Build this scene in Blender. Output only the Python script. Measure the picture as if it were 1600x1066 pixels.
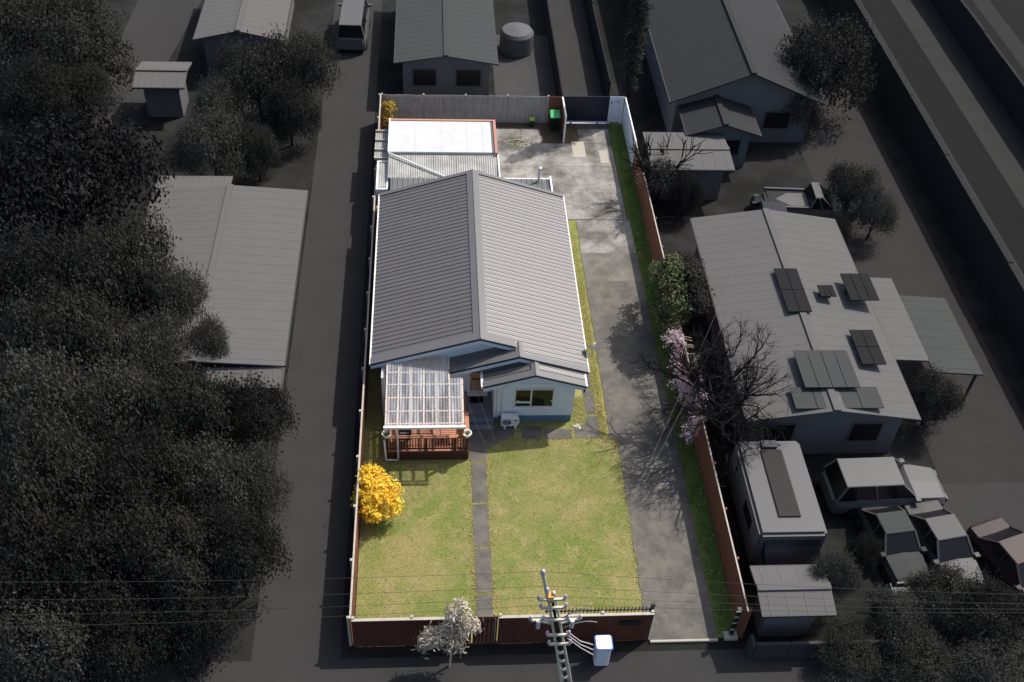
import bpy, bmesh, math, random
import numpy as np
from mathutils import Vector, Matrix
random.seed(7); rng = np.random.default_rng(7)
for o in list(bpy.data.objects): bpy.data.objects.remove(o)
sc = bpy.context.scene
COL = sc.collection

# ------------------------------------------------------------------ camera
H = 36.0; FPX = 1694.8
CR = Vector((0.9973469, -0.0544589, 0.0483061)); CD = Vector((-0.0036380, -0.7000405, -0.7140939)); CF = Vector((0.0727050, 0.7120236, -0.6983813))
cam = bpy.data.cameras.new('camera'); camo = bpy.data.objects.new('camera', cam); COL.objects.link(camo)
up = -CD; bk = -CF
camo.matrix_world = Matrix(((CR.x, up.x, bk.x, 0), (CR.y, up.y, bk.y, 0), (CR.z, up.z, bk.z, H), (0, 0, 0, 1)))
cam.sensor_width = 36; cam.lens = FPX / 1600 * 36; cam.clip_end = 2000; cam.clip_start = .5
sc.camera = camo
# ------------------------------------------------------------------ light
SUN = Vector((.635, .427, 1)).normalized()
w = bpy.data.worlds.new('World'); sc.world = w; w.use_nodes = True
nt = w.node_tree; bg = nt.nodes['Background']; sky = nt.nodes.new('ShaderNodeTexSky')
sky.sky_type = 'NISHITA'; sky.sun_disc = False
sky.sun_elevation = math.asin(SUN.z); sky.sun_rotation = math.atan2(SUN.x, SUN.y)
sky.air_density = .8; sky.dust_density = 3.0; sky.ozone_density = .4
nt.links.new(sky.outputs[0], bg.inputs[0]); bg.inputs[1].default_value = .15
sl = bpy.data.lights.new('sun', 'SUN'); sl.energy = 3.9; sl.angle = math.radians(.5); sl.color = (1, .96, .9)
so = bpy.data.objects.new('sun', sl); COL.objects.link(so); so.rotation_euler = SUN.to_track_quat('Z', 'Y').to_euler()
so.location = (30, 20, 50)
vs = sc.view_settings; vs.view_transform = 'Standard'; vs.look = 'None'; vs.exposure = .3; vs.gamma = 1

# ------------------------------------------------------------------ helpers
def G(px, py, z=0.0):
    q = CR * ((px - 800) / FPX) + CD * ((py - 533) / FPX) + CF
    t = (z - H) / q.z
    return Vector((q.x * t, q.y * t, z))
def lin(c): c /= 255.; return c / 12.92 if c <= .04045 else ((c + .055) / 1.055) ** 2.4
def A(r, g, b, E=1.3): return tuple(min(.9, lin(v) / E) for v in (r, g, b))
OFF = {}
def off(p): return OFF.get(p.name, Vector((0, 0, 0))) if p else Vector((0, 0, 0))
def link(o, parent=None):
    COL.objects.link(o)
    if parent: o.parent = parent; OFF[o.name] = off(parent)
    return o
def tag(o, label=None, cat=None, group=None, kind=None):
    if label: o['label'] = label
    if cat: o['category'] = cat
    if group: o['group'] = group
    if kind: o['kind'] = kind
    return o
def thing(name, label, cat, loc=(0, 0, 0), group=None):
    o = bpy.data.objects.new(name, None); o.empty_display_size = .2; COL.objects.link(o)
    o.location = loc; OFF[o.name] = Vector(loc); return tag(o, label, cat, group)
class MB:
    def __init__(s): s.v = []; s.f = []
    def add(s, vs, fs):
        n = len(s.v); s.v += [tuple(v) for v in vs]; s.f += [tuple(i + n for i in f) for f in fs]; return s
    def box(s, x0, x1, y0, y1, z0, z1):
        return s.add([(x0,y0,z0),(x1,y0,z0),(x1,y1,z0),(x0,y1,z0),(x0,y0,z1),(x1,y0,z1),(x1,y1,z1),(x0,y1,z1)],
                     [(0,3,2,1),(4,5,6,7),(0,1,5,4),(1,2,6,5),(2,3,7,6),(3,0,4,7)])
    def prism(s, poly, d):
        n = len(poly); d = Vector(d); a = [Vector(p) for p in poly]
        return s.add(a + [p + d for p in a], [tuple(range(n))[::-1], tuple(range(n, 2*n))] + [(i, (i+1) % n, n + (i+1) % n, n + i) for i in range(n)])
    def bar(s, p, q, wx, wz=None, upv=(0, 0, 1)):
        p = Vector(p); q = Vector(q); d = (q - p).normalized(); u = Vector(upv)
        if abs(d.dot(u)) > .98: u = Vector((0, 1, 0))
        a = d.cross(u).normalized() * wx / 2; b = a.cross(d).normalized() * (wz or wx) / 2
        return s.prism([p - a - b, p + a - b, p + a + b, p - a + b], q - p)
    def tube(s, pts, r, n=8, r2=None):
        pts = [Vector(p) for p in pts]; m = len(pts); vs = []; fs = []
        for i, p in enumerate(pts):
            d = (pts[min(i+1, m-1)] - pts[max(i-1, 0)]).normalized()
            u = Vector((0, 0, 1)) if abs(d.z) < .9 else Vector((1, 0, 0))
            a = d.cross(u).normalized(); b = a.cross(d)
            rr = r if r2 is None else r + (r2 - r) * i / (m - 1)
            vs += [p + (a * math.cos(2*math.pi*k/n) + b * math.sin(2*math.pi*k/n)) * rr for k in range(n)]
        for i in range(m - 1):
            for k in range(n): fs.append((i*n+k, i*n+(k+1) % n, (i+1)*n+(k+1) % n, (i+1)*n+k))
        fs += [tuple(range(n))[::-1], tuple(range((m-1)*n, m*n))]
        return s.add(vs, fs)
    def lathe(s, c, prof, n=16):
        c = Vector(c); vs = []; fs = []
        for r, z in prof: vs += [c + Vector((r*math.cos(2*math.pi*k/n), r*math.sin(2*math.pi*k/n), z)) for k in range(n)]
        for i in range(len(prof) - 1):
            for k in range(n): fs.append((i*n+k, i*n+(k+1) % n, (i+1)*n+(k+1) % n, (i+1)*n+k))
        fs += [tuple(range(n))[::-1], tuple(range((len(prof)-1)*n, len(prof)*n))]
        return s.add(vs, fs)
    def mesh(s, name, m, o=Vector((0, 0, 0)), smooth=False):
        me = bpy.data.meshes.new(name); me.from_pydata([(v[0]-o[0], v[1]-o[1], v[2]-o[2]) for v in s.v], [], s.f)
        if m: me.materials.append(m)
        if smooth: me.polygons.foreach_set('use_smooth', [True] * len(me.polygons))
        me.update(); return me
    def build(s, name, m, parent=None, smooth=False, bevel=0, o=None):
        me = s.mesh(name, m, off(parent) if o is None else o, smooth)
        bm = bmesh.new(); bm.from_mesh(me); bmesh.ops.recalc_face_normals(bm, faces=bm.faces)
        if bevel: bmesh.ops.bevel(bm, geom=list(bm.edges), offset=bevel, segments=2, affect='EDGES', clamp_overlap=True)
        bm.to_mesh(me); bm.free()
        return link(bpy.data.objects.new(name, me), parent)
def inst(src, name, loc, parent, rot=None):
    """share mesh of src, place at loc relative to parent's frame"""
    o = bpy.data.objects.new(name, src); o.location = loc
    if rot: o.rotation_euler = rot
    return link(o, parent)
def own(o, label, cat, group=None, base=None):
    """mesh that is a thing on its own: move origin to its base"""
    me = o.data; n = len(me.vertices); a = np.empty(n*3); me.vertices.foreach_get('co', a); a = a.reshape(-1, 3)
    c = Vector(((a[:,0].min()+a[:,0].max())/2, (a[:,1].min()+a[:,1].max())/2, a[:,2].min())) if base is None else Vector(base)
    a -= np.array(c); me.vertices.foreach_set('co', a.ravel()); me.update(); o.location = c
    OFF[o.name] = c
    return tag(o, label, cat, group)

# ------------------------------------------------------------------ materials
MATS = {}
def mat(name, col, rough=.7, spec=.3, metal=0, var=0, vscale=3., col2=None, c2scale=1., c2lo=.4, c2hi=.6, bump=0, bscale=40, stretch=None, alpha=1, coat=0):
    if name in MATS: return MATS[name]
    m = bpy.data.materials.new(name); m.use_nodes = True; t = m.node_tree; b = t.nodes['Principled BSDF']
    b.inputs['Base Color'].default_value = (*col, 1); b.inputs['Roughness'].default_value = rough
    b.inputs['Specular IOR Level'].default_value = spec; b.inputs['Metallic'].default_value = metal
    if alpha < 1: b.inputs['Alpha'].default_value = alpha
    if coat: b.inputs['Coat Weight'].default_value = coat
    tc = t.nodes.new('ShaderNodeNewGeometry'); src = tc.outputs['Position']
    if stretch:
        mp = t.nodes.new('ShaderNodeMapping'); mp.inputs['Scale'].default_value = stretch; t.links.new(src, mp.inputs[0]); src = mp.outputs[0]
    cur = None
    if col2:
        n = t.nodes.new('ShaderNodeTexNoise'); n.inputs['Scale'].default_value = c2scale; n.inputs['Detail'].default_value = 6; n.inputs['Roughness'].default_value = .65
        t.links.new(src, n.inputs[0]); r = t.nodes.new('ShaderNodeMapRange'); r.inputs[1].default_value = c2lo; r.inputs[2].default_value = c2hi
        t.links.new(n.outputs[0], r.inputs[0]); x = t.nodes.new('ShaderNodeMix'); x.data_type = 'RGBA'
        x.inputs[6].default_value = (*col, 1); x.inputs[7].default_value = (*col2, 1); t.links.new(r.outputs[0], x.inputs[0]); cur = x.outputs[2]
    if var:
        n = t.nodes.new('ShaderNodeTexNoise'); n.inputs['Scale'].default_value = vscale; n.inputs['Detail'].default_value = 8; n.inputs['Roughness'].default_value = .7
        t.links.new(src, n.inputs[0]); r = t.nodes.new('ShaderNodeMapRange'); r.inputs[1].default_value = .25; r.inputs[2].default_value = .75
        r.inputs[3].default_value = 1 - var; r.inputs[4].default_value = 1 + var; t.links.new(n.outputs[0], r.inputs[0])
        x = t.nodes.new('ShaderNodeMix'); x.data_type = 'RGBA'; x.blend_type = 'MULTIPLY'; x.inputs[0].default_value = 1
        if cur: t.links.new(cur, x.inputs[6])
        else: x.inputs[6].default_value = (*col, 1)
        t.links.new(r.outputs[0], x.inputs[7]); cur = x.outputs[2]
    if cur: t.links.new(cur, b.inputs['Base Color'])
    if bump:
        n = t.nodes.new('ShaderNodeTexNoise'); n.inputs['Scale'].default_value = bscale; n.inputs['Detail'].default_value = 6
        t.links.new(src, n.inputs[0]); bp = t.nodes.new('ShaderNodeBump'); bp.inputs['Strength'].default_value = bump; bp.inputs['Distance'].default_value = .02
        t.links.new(n.outputs[0], bp.inputs['Height']); t.links.new(bp.outputs[0], b.inputs['Normal'])
    MATS[name] = m; return m
def leafmat(name, c1, c2, rough=.55, trans=.25, spec=.3):
    """colour varies per leaf (attribute 'tint')"""
    m = bpy.data.materials.new(name); m.use_nodes = True; t = m.node_tree; b = t.nodes['Principled BSDF']
    a = t.nodes.new('ShaderNodeAttribute'); a.attribute_name = 'tint'
    x = t.nodes.new('ShaderNodeMix'); x.data_type = 'RGBA'; x.inputs[6].default_value = (*c1, 1); x.inputs[7].default_value = (*c2, 1)
    t.links.new(a.outputs['Fac'], x.inputs[0]); t.links.new(x.outputs[2], b.inputs['Base Color'])
    b.inputs['Roughness'].default_value = rough; b.inputs['Specular IOR Level'].default_value = spec
    if trans:
        tr = t.nodes.new('ShaderNodeBsdfTranslucent'); t.links.new(x.outputs[2], tr.inputs[0])
        ms = t.nodes.new('ShaderNodeMixShader'); ms.inputs[0].default_value = trans
        t.links.new(b.outputs[0], ms.inputs[1]); t.links.new(tr.outputs[0], ms.inputs[2]); t.links.new(ms.outputs[0], t.nodes['Material Output'].inputs[0])
    return m
def leaves_mesh(name, pts, nrm, size, m, aspect=.45, tint=None, bend=.25, jit=.6):
    """one folded diamond (2 triangles) per point"""
    n = len(pts); d = rng.normal(size=(n, 3)); nn = nrm + rng.normal(size=(n, 3)) * jit; nn /= np.linalg.norm(nn, axis=1)[:, None]
    d -= (d * nn).sum(1)[:, None] * nn; d /= np.linalg.norm(d, axis=1)[:, None]; e = np.cross(nn, d)
    s = (size * rng.uniform(.6, 1.25, n))[:, None]
    v = np.empty((n, 4, 3)); v[:, 0] = pts; v[:, 1] = pts + d*s*.5 + e*s*aspect*.5 - nn*s*bend*.3; v[:, 2] = pts + d*s - nn*s*bend; v[:, 3] = pts + d*s*.5 - e*s*aspect*.5 - nn*s*bend*.3
    i = np.arange(n)[:, None] * 4; f = np.concatenate([i + [0, 1, 2], i + [0, 2, 3]], 1).reshape(-1, 3)
    me = bpy.data.meshes.new(name); me.vertices.add(n*4); me.vertices.foreach_set('co', v.ravel())
    me.loops.add(n*6); me.loops.foreach_set('vertex_index', f.ravel().astype(np.int32)); me.polygons.add(n*2)
    me.polygons.foreach_set('loop_start', np.arange(n*2, dtype=np.int32)*3); me.polygons.foreach_set('loop_total', np.full(n*2, 3, np.int32))
    me.materials.append(m); at = me.attributes.new('tint', 'FLOAT', 'POINT')
    tt = rng.uniform(0, 1, n) if tint is None else np.clip(tint, 0, 1)
    at.data.foreach_set('value', np.repeat(tt, 4).astype(np.float32)); me.update(calc_edges=True); me.validate(); return me
def clumps(lobes, nclump, nleaf, rc):
    """leaf points clustered in clumps on the surface of ellipsoid lobes (cx,cy,cz,rx,ry,rz)"""
    P = []; N = []; T = []
    L = np.array(lobes); wt = (L[:,3]*L[:,4] + L[:,3]*L[:,5] + L[:,4]*L[:,5]); wt = wt / wt.sum()
    for k in range(nclump):
        l = L[rng.choice(len(L), p=wt)]; d = rng.normal(size=3); d /= np.linalg.norm(d); d[2] = d[2] if d[2] > -.35 else -d[2]
        rr = rng.uniform(.7, 1.08); c = l[:3] + d * l[3:] * rr
        p = c + rng.normal(size=(nleaf, 3)) * rc * rng.uniform(.6, 1.2); P.append(p)
        nn = d + (p - c) / rc * .5 + np.array([0, 0, .4]); N.append(nn); T.append(np.full(nleaf, rng.uniform(0, 1)) * .7 + rng.uniform(0, .3, nleaf))
    P = np.concatenate(P); N = np.concatenate(N); N /= np.linalg.norm(N, axis=1)[:, None]; return P, N, np.concatenate(T)
def branches(mb, p, d, length, r, depth, spread=.55, nb=3, upb=.15, taper=.6, tips=None):
    p = Vector(p); d = Vector(d).normalized(); pts = [p]; seg = 3
    for i in range(seg):
        d = (d + Vector(rng.normal(size=3)) * .14 + Vector((0, 0, upb * .3))).normalized(); p = p + d * length / seg; pts.append(p)
    mb.tube(pts, r, 6 if depth > 1 else 4, r2=r * taper)
    if tips is not None and depth <= 1: tips += pts[1:]
    if depth <= 0: return
    for k in range(nb):
        t = rng.uniform(.45, 1); i = min(seg - 1, int(t * seg)); q = pts[i].lerp(pts[i+1], t * seg - i)
        nd = (d + Vector(rng.normal(size=3)) * spread + Vector((0, 0, upb))).normalized()
        branches(mb, q, nd, length * rng.uniform(.55, .8), r * taper * .75, depth - 1, spread, nb, upb, taper, tips)

# undimmed materials (inside the garden)
M_soil = mat('soil', A(95, 85, 70), .95, .1, var=.35, vscale=4)
M_pave = mat('paving_dark', A(103, 100, 95, 1.4), .9, .15, var=.24, vscale=3.1, col2=A(124, 119, 111, 1.4), c2scale=.9, bump=.3, bscale=60)
M_conc = mat('concrete_old', A(170, 166, 159, 1.4), .92, .15, var=.3, vscale=2.1, col2=A(118, 113, 107, 1.5), c2scale=.5, c2lo=.42, c2hi=.62, bump=.25, bscale=50)
M_mid = mat('concrete_mid', A(116, 112, 106, 1.4), .92, .15, var=.28, vscale=2.1, col2=A(142, 137, 129, 1.4), c2scale=.5, c2lo=.42, c2hi=.62)
M_newc = mat('concrete_patch', A(205, 198, 182, 1.6), .9, .2, var=.1, vscale=3)
M_roof = mat('roof_steel', A(99, 95, 93, 1.35), .48, 1.0, var=.14, vscale=1.2, stretch=(.15, 1.5, 1))
M_roofcap = mat('roof_flashing', A(108, 107, 106, 1.3), .4, .5, var=.05, vscale=2)
M_navy = mat('navy_trim', (.012, .018, .035), .5, .4)
M_fascia = mat('fascia_blue', (.46, .55, .63), .55, .3, var=.06, vscale=3)
M_wall = mat('wall_pale_blue', (.62, .7, .74), .6, .3, var=.05, vscale=2, stretch=(1, 1, .3))
M_base = mat('base_blue', (.1, .19, .28), .7, .3, var=.15, vscale=4)
M_white = mat('white_paint', (.7, .7, .68), .45, .4, var=.04, vscale=4)
M_alu = mat('aluminium_frame', (.62, .64, .64), .35, .5, metal=.3)
M_glass = mat('dark_glass', (.012, .014, .008), .04, .35)
M_door = mat('door_timber', (.36, .22, .13), .55, .3, var=.15, vscale=5, stretch=(4, 4, .5))
M_slate = mat('porch_paint', (.15, .165, .19), .6, .3, var=.12, vscale=4)
M_mat = mat('rubber_mat', (.01, .01, .012), .95, .1)
M_deck = mat('deck_timber', A(176, 124, 98, 1.05), .7, .25, var=.2, vscale=3, stretch=(6, .6, 1))
M_dark = mat('deck_stain', (.07, .031, .02), .7, .25, var=.25, vscale=5)
M_raft = mat('pergola_timber', (.68, .53, .4), .7, .2, var=.15, vscale=5)
M_fbrown = mat('fence_brown', (.19, .078, .045), .8, .15, var=.3, vscale=2.5, stretch=(1, 4, .5))
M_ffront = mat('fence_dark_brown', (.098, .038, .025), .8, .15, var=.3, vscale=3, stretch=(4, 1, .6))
M_fgrey = mat('fence_grey', (.33, .305, .28), .9, .1, var=.35, vscale=2.5, stretch=(5, 1, .5))
M_cap = mat('fence_cap', A(190, 182, 168), .8, .2, var=.2, vscale=4)
M_ngate = mat('gate_navy', (.014, .02, .036), .4, .4, var=.1, vscale=2)
M_wfence = mat('fence_white', (.66, .7, .74), .55, .3, var=.07, vscale=2)
M_black = mat('black_steel', (.012, .012, .014), .45, .4)
M_terra = mat('terracotta_trim', A(205, 150, 128, 1.5), .7, .3, var=.2, vscale=6)
M_membr = mat('white_roof', (.5, .51, .515), .55, .2, var=.1, vscale=1.5)
M_patio = mat('fibreglass_grey', A(190, 190, 184, 1.45), .6, .25, var=.15, vscale=2.5, col2=A(165, 166, 160, 1.45), c2scale=1.2)
M_bin = mat('bin_dark_green', (.006, .016, .012), .45, .4)
M_lid = mat('bin_lid_green', (.05, .42, .12), .4, .5)
M_lime = mat('bin_lid_lime', (.3, .5, .07), .4, .5)
M_pot = mat('pot_white', (.75, .72, .64), .5, .3, var=.08, vscale=6)
M_polec = mat('pole_concrete', A(206, 203, 184, 1.15), .85, .2, var=.15, vscale=5)
M_poled = mat('pole_slot', (.03, .03, .03), .8, .2)
M_porc = mat('porcelain', (.6, .55, .58), .2, .5)
M_wire = mat('wire', (.05, .05, .045), .6, .3)
M_wirel = mat('wire_pale', (.2, .19, .16), .6, .3)
M_bark = mat('bark', (.09, .065, .045), .9, .1, var=.3, vscale=8)
M_pale = mat('pale_twig', (.4, .33, .24), .9, .1, var=.2, vscale=8)
M_bluetr = mat('blue_trim', (.05, .12, .35), .4, .4)
M_cabin = mat('cabinet_white', (.62, .72, .8), .3, .5)
# the clear corrugated pergola roof, white streak reflections painted into its opacity
def clearmat():
    m = bpy.data.materials.new('clear_sheet'); m.use_nodes = True; t = m.node_tree; b = t.nodes['Principled BSDF']
    b.inputs['Base Color'].default_value = (.62, .64, .66, 1); b.inputs['Roughness'].default_value = .18; b.inputs['Specular IOR Level'].default_value = .7
    tr = t.nodes.new('ShaderNodeBsdfTransparent'); tr.inputs[0].default_value = (.93, .95, .97, 1)
    g = t.nodes.new('ShaderNodeNewGeometry'); mp = t.nodes.new('ShaderNodeMapping'); mp.inputs['Scale'].default_value = (2.2, .15, 1)
    n = t.nodes.new('ShaderNodeTexNoise'); n.inputs['Scale'].default_value = 2.5; n.inputs['Detail'].default_value = 5
    t.links.new(g.outputs['Position'], mp.inputs[0]); t.links.new(mp.outputs[0], n.inputs[0])
    r = t.nodes.new('ShaderNodeMapRange'); r.inputs[1].default_value = .35; r.inputs[2].default_value = .7; r.inputs[3].default_value = .16; r.inputs[4].default_value = .56
    t.links.new(n.outputs[0], r.inputs[0]); ms = t.nodes.new('ShaderNodeMixShader'); t.links.new(r.outputs[0], ms.inputs[0])
    t.links.new(tr.outputs[0], ms.inputs[1]); t.links.new(b.outputs[0], ms.inputs[2]); t.links.new(ms.outputs[0], t.nodes['Material Output'].inputs[0]); return m
M_clear = clearmat()
# grass sheet: olive, straw and green patches
def grassmat(name, a, b, c, s1=.35, s2=1.6):
    m = bpy.data.materials.new(name); m.use_nodes = True; t = m.node_tree; p = t.nodes['Principled BSDF']; p.inputs['Roughness'].default_value = .95; p.inputs['Specular IOR Level'].default_value = .1
    g = t.nodes.new('ShaderNodeNewGeometry')
    def nz(s, lo, hi, det=6):
        n = t.nodes.new('ShaderNodeTexNoise'); n.inputs['Scale'].default_value = s; n.inputs['Detail'].default_value = det; n.inputs['Roughness'].default_value = .65; t.links.new(g.outputs['Position'], n.inputs[0])
        r = t.nodes.new('ShaderNodeMapRange'); r.inputs[1].default_value = lo; r.inputs[2].default_value = hi; t.links.new(n.outputs[0], r.inputs[0]); return r.outputs[0]
    def mx(f, x, y, bl='MIX'):
        n = t.nodes.new('ShaderNodeMix'); n.data_type = 'RGBA'; n.blend_type = bl
        for i, q in ((0, f), (6, x), (7, y)):
            if isinstance(q, (tuple, float)): n.inputs[i].default_value = q if isinstance(q, float) else (*q, 1)
            else: t.links.new(q, n.inputs[i])
        return n.outputs[2]
    k = mx(nz(s1, .4, .57), a, b); k = mx(nz(s2, .48, .72), k, c)
    d = t.nodes.new('ShaderNodeMapRange'); t.links.new(nz(14, .25, .75, 8), d.inputs[0]); d.inputs[3].default_value = .68; d.inputs[4].default_value = 1.3
    k = mx(1.0, k, d.outputs[0], 'MULTIPLY'); t.links.new(k, p.inputs['Base Color'])
    n = t.nodes.new('ShaderNodeTexNoise'); n.inputs['Scale'].default_value = 45; n.inputs['Detail'].default_value = 6; t.links.new(g.outputs['Position'], n.inputs[0])
    bp = t.nodes.new('ShaderNodeBump'); bp.inputs['Strength'].default_value = .7; bp.inputs['Distance'].default_value = .03; t.links.new(n.outputs[0], bp.inputs['Height']); t.links.new(bp.outputs[0], p.inputs['Normal'])
    return m
M_lawn = grassmat('lawn_grass', A(148, 141, 90, 1.25), A(118, 129, 66, 1.2), A(166, 153, 108, 1.25))
M_verge = grassmat('verge_grass', (.12, .17, .04), (.085, .14, .03), (.18, .21, .06), .8, 3)
L_lawn = leafmat('grass_blade', A(132, 141, 80, 1.05), A(190, 180, 122, 1.05), .8, .3, .15)
L_straw = leafmat('grass_edge_blade', A(174, 168, 96, 1.1), A(214, 202, 142, 1.1), .8, .3, .15)
L_verge = leafmat('verge_blade', (.09, .15, .03), (.22, .28, .07), .8, .3, .15)
# the surroundings: overall dimming painted into dark, almost colourless base colours
def D(v, tint=(1, 1, 1), E=1.35): return tuple(lin(v) / E / 1.15 * k for k in tint)
N_ground = mat('dimmed_ground', D(54), .95, .1, var=.3, vscale=.9, col2=D(38, (.97, 1.03, .9)), c2scale=.22)
N_path = mat('dimmed_concrete', D(68, (1.02, 1, .98)), .95, .1, var=.12, vscale=.6)
N_road = mat('dimmed_asphalt', D(55), .95, .1, var=.1, vscale=.5)
N_lane = mat('dimmed_lane', D(36), .95, .1, var=.1, vscale=.5)
N_roofp = mat('dimmed_pale_roof', D(112, (1.02, 1, .97)), .9, .05, var=.03, vscale=.6)
N_roofm = mat('dimmed_mid_roof', D(78, (.97, 1.02, 1)), .8, .1, var=.05, vscale=.6)
N_roofd = mat('dimmed_slate_roof', D(62, (.96, 1, 1.04)), .8, .1, var=.05, vscale=.6)
N_wall = mat('dimmed_wall', D(120), .9, .1, var=.06, vscale=1)
N_glass = mat('dark_pane', (.008, .008, .01), .25, .3)
N_solar = mat('dimmed_solar', D(46, (1, 1, 1.03)), .8, .05)
N_white = mat('dimmed_white_paint', D(105), .5, .2)
N_grey = mat('dimmed_grey_paint', D(75), .5, .2)
N_red = mat('dimmed_red_paint', D(55, (1.3, .75, .75)), .5, .2)
N_blk = mat('dimmed_black_paint', D(28), .6, .2)
N_fence = mat('dimmed_fence', D(52), .9, .1, var=.15, vscale=2)
N_bark = mat('dark_bark', (.012, .011, .01), .95, .1)
N_leaf = leafmat('dimmed_leaf', D(66, (1.04, 1.03, .92)), D(82, (1.04, 1.04, .92)), .9, .3, .03)
N_leafp = leafmat('dimmed_plum_leaf', D(34), D(48), .9, .1, .03)
N_leafb = leafmat('dimmed_brown_leaf', D(54, (1.05, 1, .9)), D(74, (1.05, 1, .9)), .8, .15, .1)

# ================================================================== SETTING
X0, X1, Y0, Y1 = -2.95, 11.42, 20.75, 55.4
def sheet(name, poly, z, m, kind='structure', parent=None):
    mb = MB(); mb.add([(x, y, z) for x, y in poly], [tuple(range(len(poly)))]); o = mb.build(name, m, parent)
    if kind and not parent: o['kind'] = kind
    return o
def rect(x0, x1, y0, y1): return [(x0, y0), (x1, y0), (x1, y1), (x0, y1)]
sheet('ground', rect(-600, 600, -600, 600), -.06, N_ground)
sheet('garden_soil', rect(X0, X1, Y0, Y1), -.03, M_soil)
sheet('lawn', rect(X0 + .02, 8.3, Y0 + .03, 47.5), -.006, M_lawn)
sheet('grass_verge', rect(10.5, X1 - .02, Y0 + .03, 55.3), -.004, M_verge)

# driveway: bed with slabs as parts
drv = sheet('driveway', [(8.1, Y0 - .02), (10.6, Y0 - .02), (10.6, 45.97), (7.79, 45.97), (7.79, 30.7), (8.1, 30.3)], .0145, mat('joint_grit', A(150, 143, 120), .95, .1, var=.3, vscale=9))
ys = [20.72, 23.55, G(1030, 818).y, G(970, 733).y, G(1000, 648).y, G(970, 583).y, G(970, 522).y, G(955, 440).y, 43.2, 45.98]
def xl(y):   # wavy left edge
    b = 8.03 if y < 30.5 else 7.72
    if y < 24: b = 7.98
    return b
for a, b in zip(ys[:-1], ys[1:]):
    n = 10; left = [(xl(a + (b-a)*i/n) + (rng.normal() * .035 if a < 31 else rng.normal() * .02), a + .008 + (b - a - .016) * i / n) for i in range(n + 1)]
    xr = 10.62 + rng.normal() * .008
    poly = left[::-1] + [(xr, a + .008), (xr, b - .008)]
    MB().prism([(x, y, -.05) for x, y in poly], (0, 0, .07 + rng.normal() * .0008)).build('slab', M_pave if b < 42 else M_mid if b < 45 else M_conc, drv)
MB().box(8.03, 10.6, 20.62, 20.715, -.05, .05).build('kerb', M_newc, drv, bevel=.01)
# back yard concrete
yard = sheet('back_yard', rect(3.4, 10.55, 46.0, 55.35), .0, M_soil)
sheet('yard_joint', rect(3.48, 10.47, 46.05, 53.2), .0135, MATS['joint_grit'], parent=yard)
gx = [3.45, 5.2, 6.9, 8.6, 10.5]; gy = [46.02, 48.4, 50.9, 53.2, 54.75]
for i in range(4):
    for j in range(4):
        if j == 3 and i == 1: x1 = gx[i+1] - .5
        else: x1 = gx[i+1] - .01
        if j == 3 and i == 2: continue
        MB().box(gx[i] + .01, x1, gy[j] + .01, gy[j+1] - .01, -.05, .02 + rng.normal() * .0008).build('slab', M_conc, yard)
MB().box(8.61, 10.49, 54.76, 55.3, -.05, .02).build('slab', M_pave, yard)
for a in ((G(892, 222), G(916, 247)), (G(935, 236), G(952, 256))):
    MB().box(a[0].x, a[1].x, a[1].y, a[0].y, .0, .034).build('concrete_patch', M_newc, yard)
# front path and the paving round the house
path = sheet('garden_path', rect(1.58, 2.27, 20.9, 30.4), .0, M_lawn)
py = [20.85, G(750, 928).y, G(750, 856).y, G(750, 787).y, G(750, 722).y]
for a, b in zip(py[:-1], py[1:]):
    MB().box(1.6 + rng.normal()*.01, 2.25 + rng.normal()*.01, a + .05, b - .05, -.05, .016).build('slab', M_pave, path)
MB().prism([(1.6, py[-1] + .03, -.05), (2.28, py[-1] + .03, -.05), (2.3, 30.0, -.05), (2.75, 30.35, -.05), (3.5, 30.75, -.05), (3.5, 31.3, -.05), (1.52, 31.3, -.05), (1.55, py[-1]+.03, -.05)], (0, 0, .066)).build('slab', M_pave, path)
fp = sheet('house_path', rect(3.5, 7.3, 30.3, 46), .0, M_lawn)
for q in ([(3.85, 30.62), (4.75, 30.6), (4.75, 31.3), (3.9, 31.35)], [(4.86, 30.58), (6.05, 30.6), (6.05, 31.12), (4.86, 31.2)],
          [(6.2, 30.62), (7.3, 30.66), (7.34, 31.9), (6.85, 31.9), (6.72, 31.45), (6.2, 31.25)],
          [(6.82, 32.0), (7.3, 32.0), (7.26, 33.5), (6.78, 33.5)], [(6.78, 33.6), (7.24, 33.6), (7.2, 35.3), (6.74, 35.3)],
          [(6.74, 35.42), (7.2, 35.42), (7.16, 38.2), (6.72, 38.2)], [(6.72, 38.3), (7.15, 38.3), (7.12, 41.4), (6.7, 41.4)], [(6.7, 41.5), (7.12, 41.5), (7.1, 44.8), (6.7, 44.8)]):
    MB().prism([(x, y, -.05) for x, y in q], (0, 0, .066)).build('slab', M_pave, fp)
# stones by the block corner
for k in range(7):
    MB().lathe((6.2 + rng.uniform(-.2, .25), 31.25 + rng.uniform(-.1, .2), -.02), [(.02, 0), (.09, .02), (.07, .06), (.01, .075)], 7).build('stone', M_newc, fp)

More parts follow.
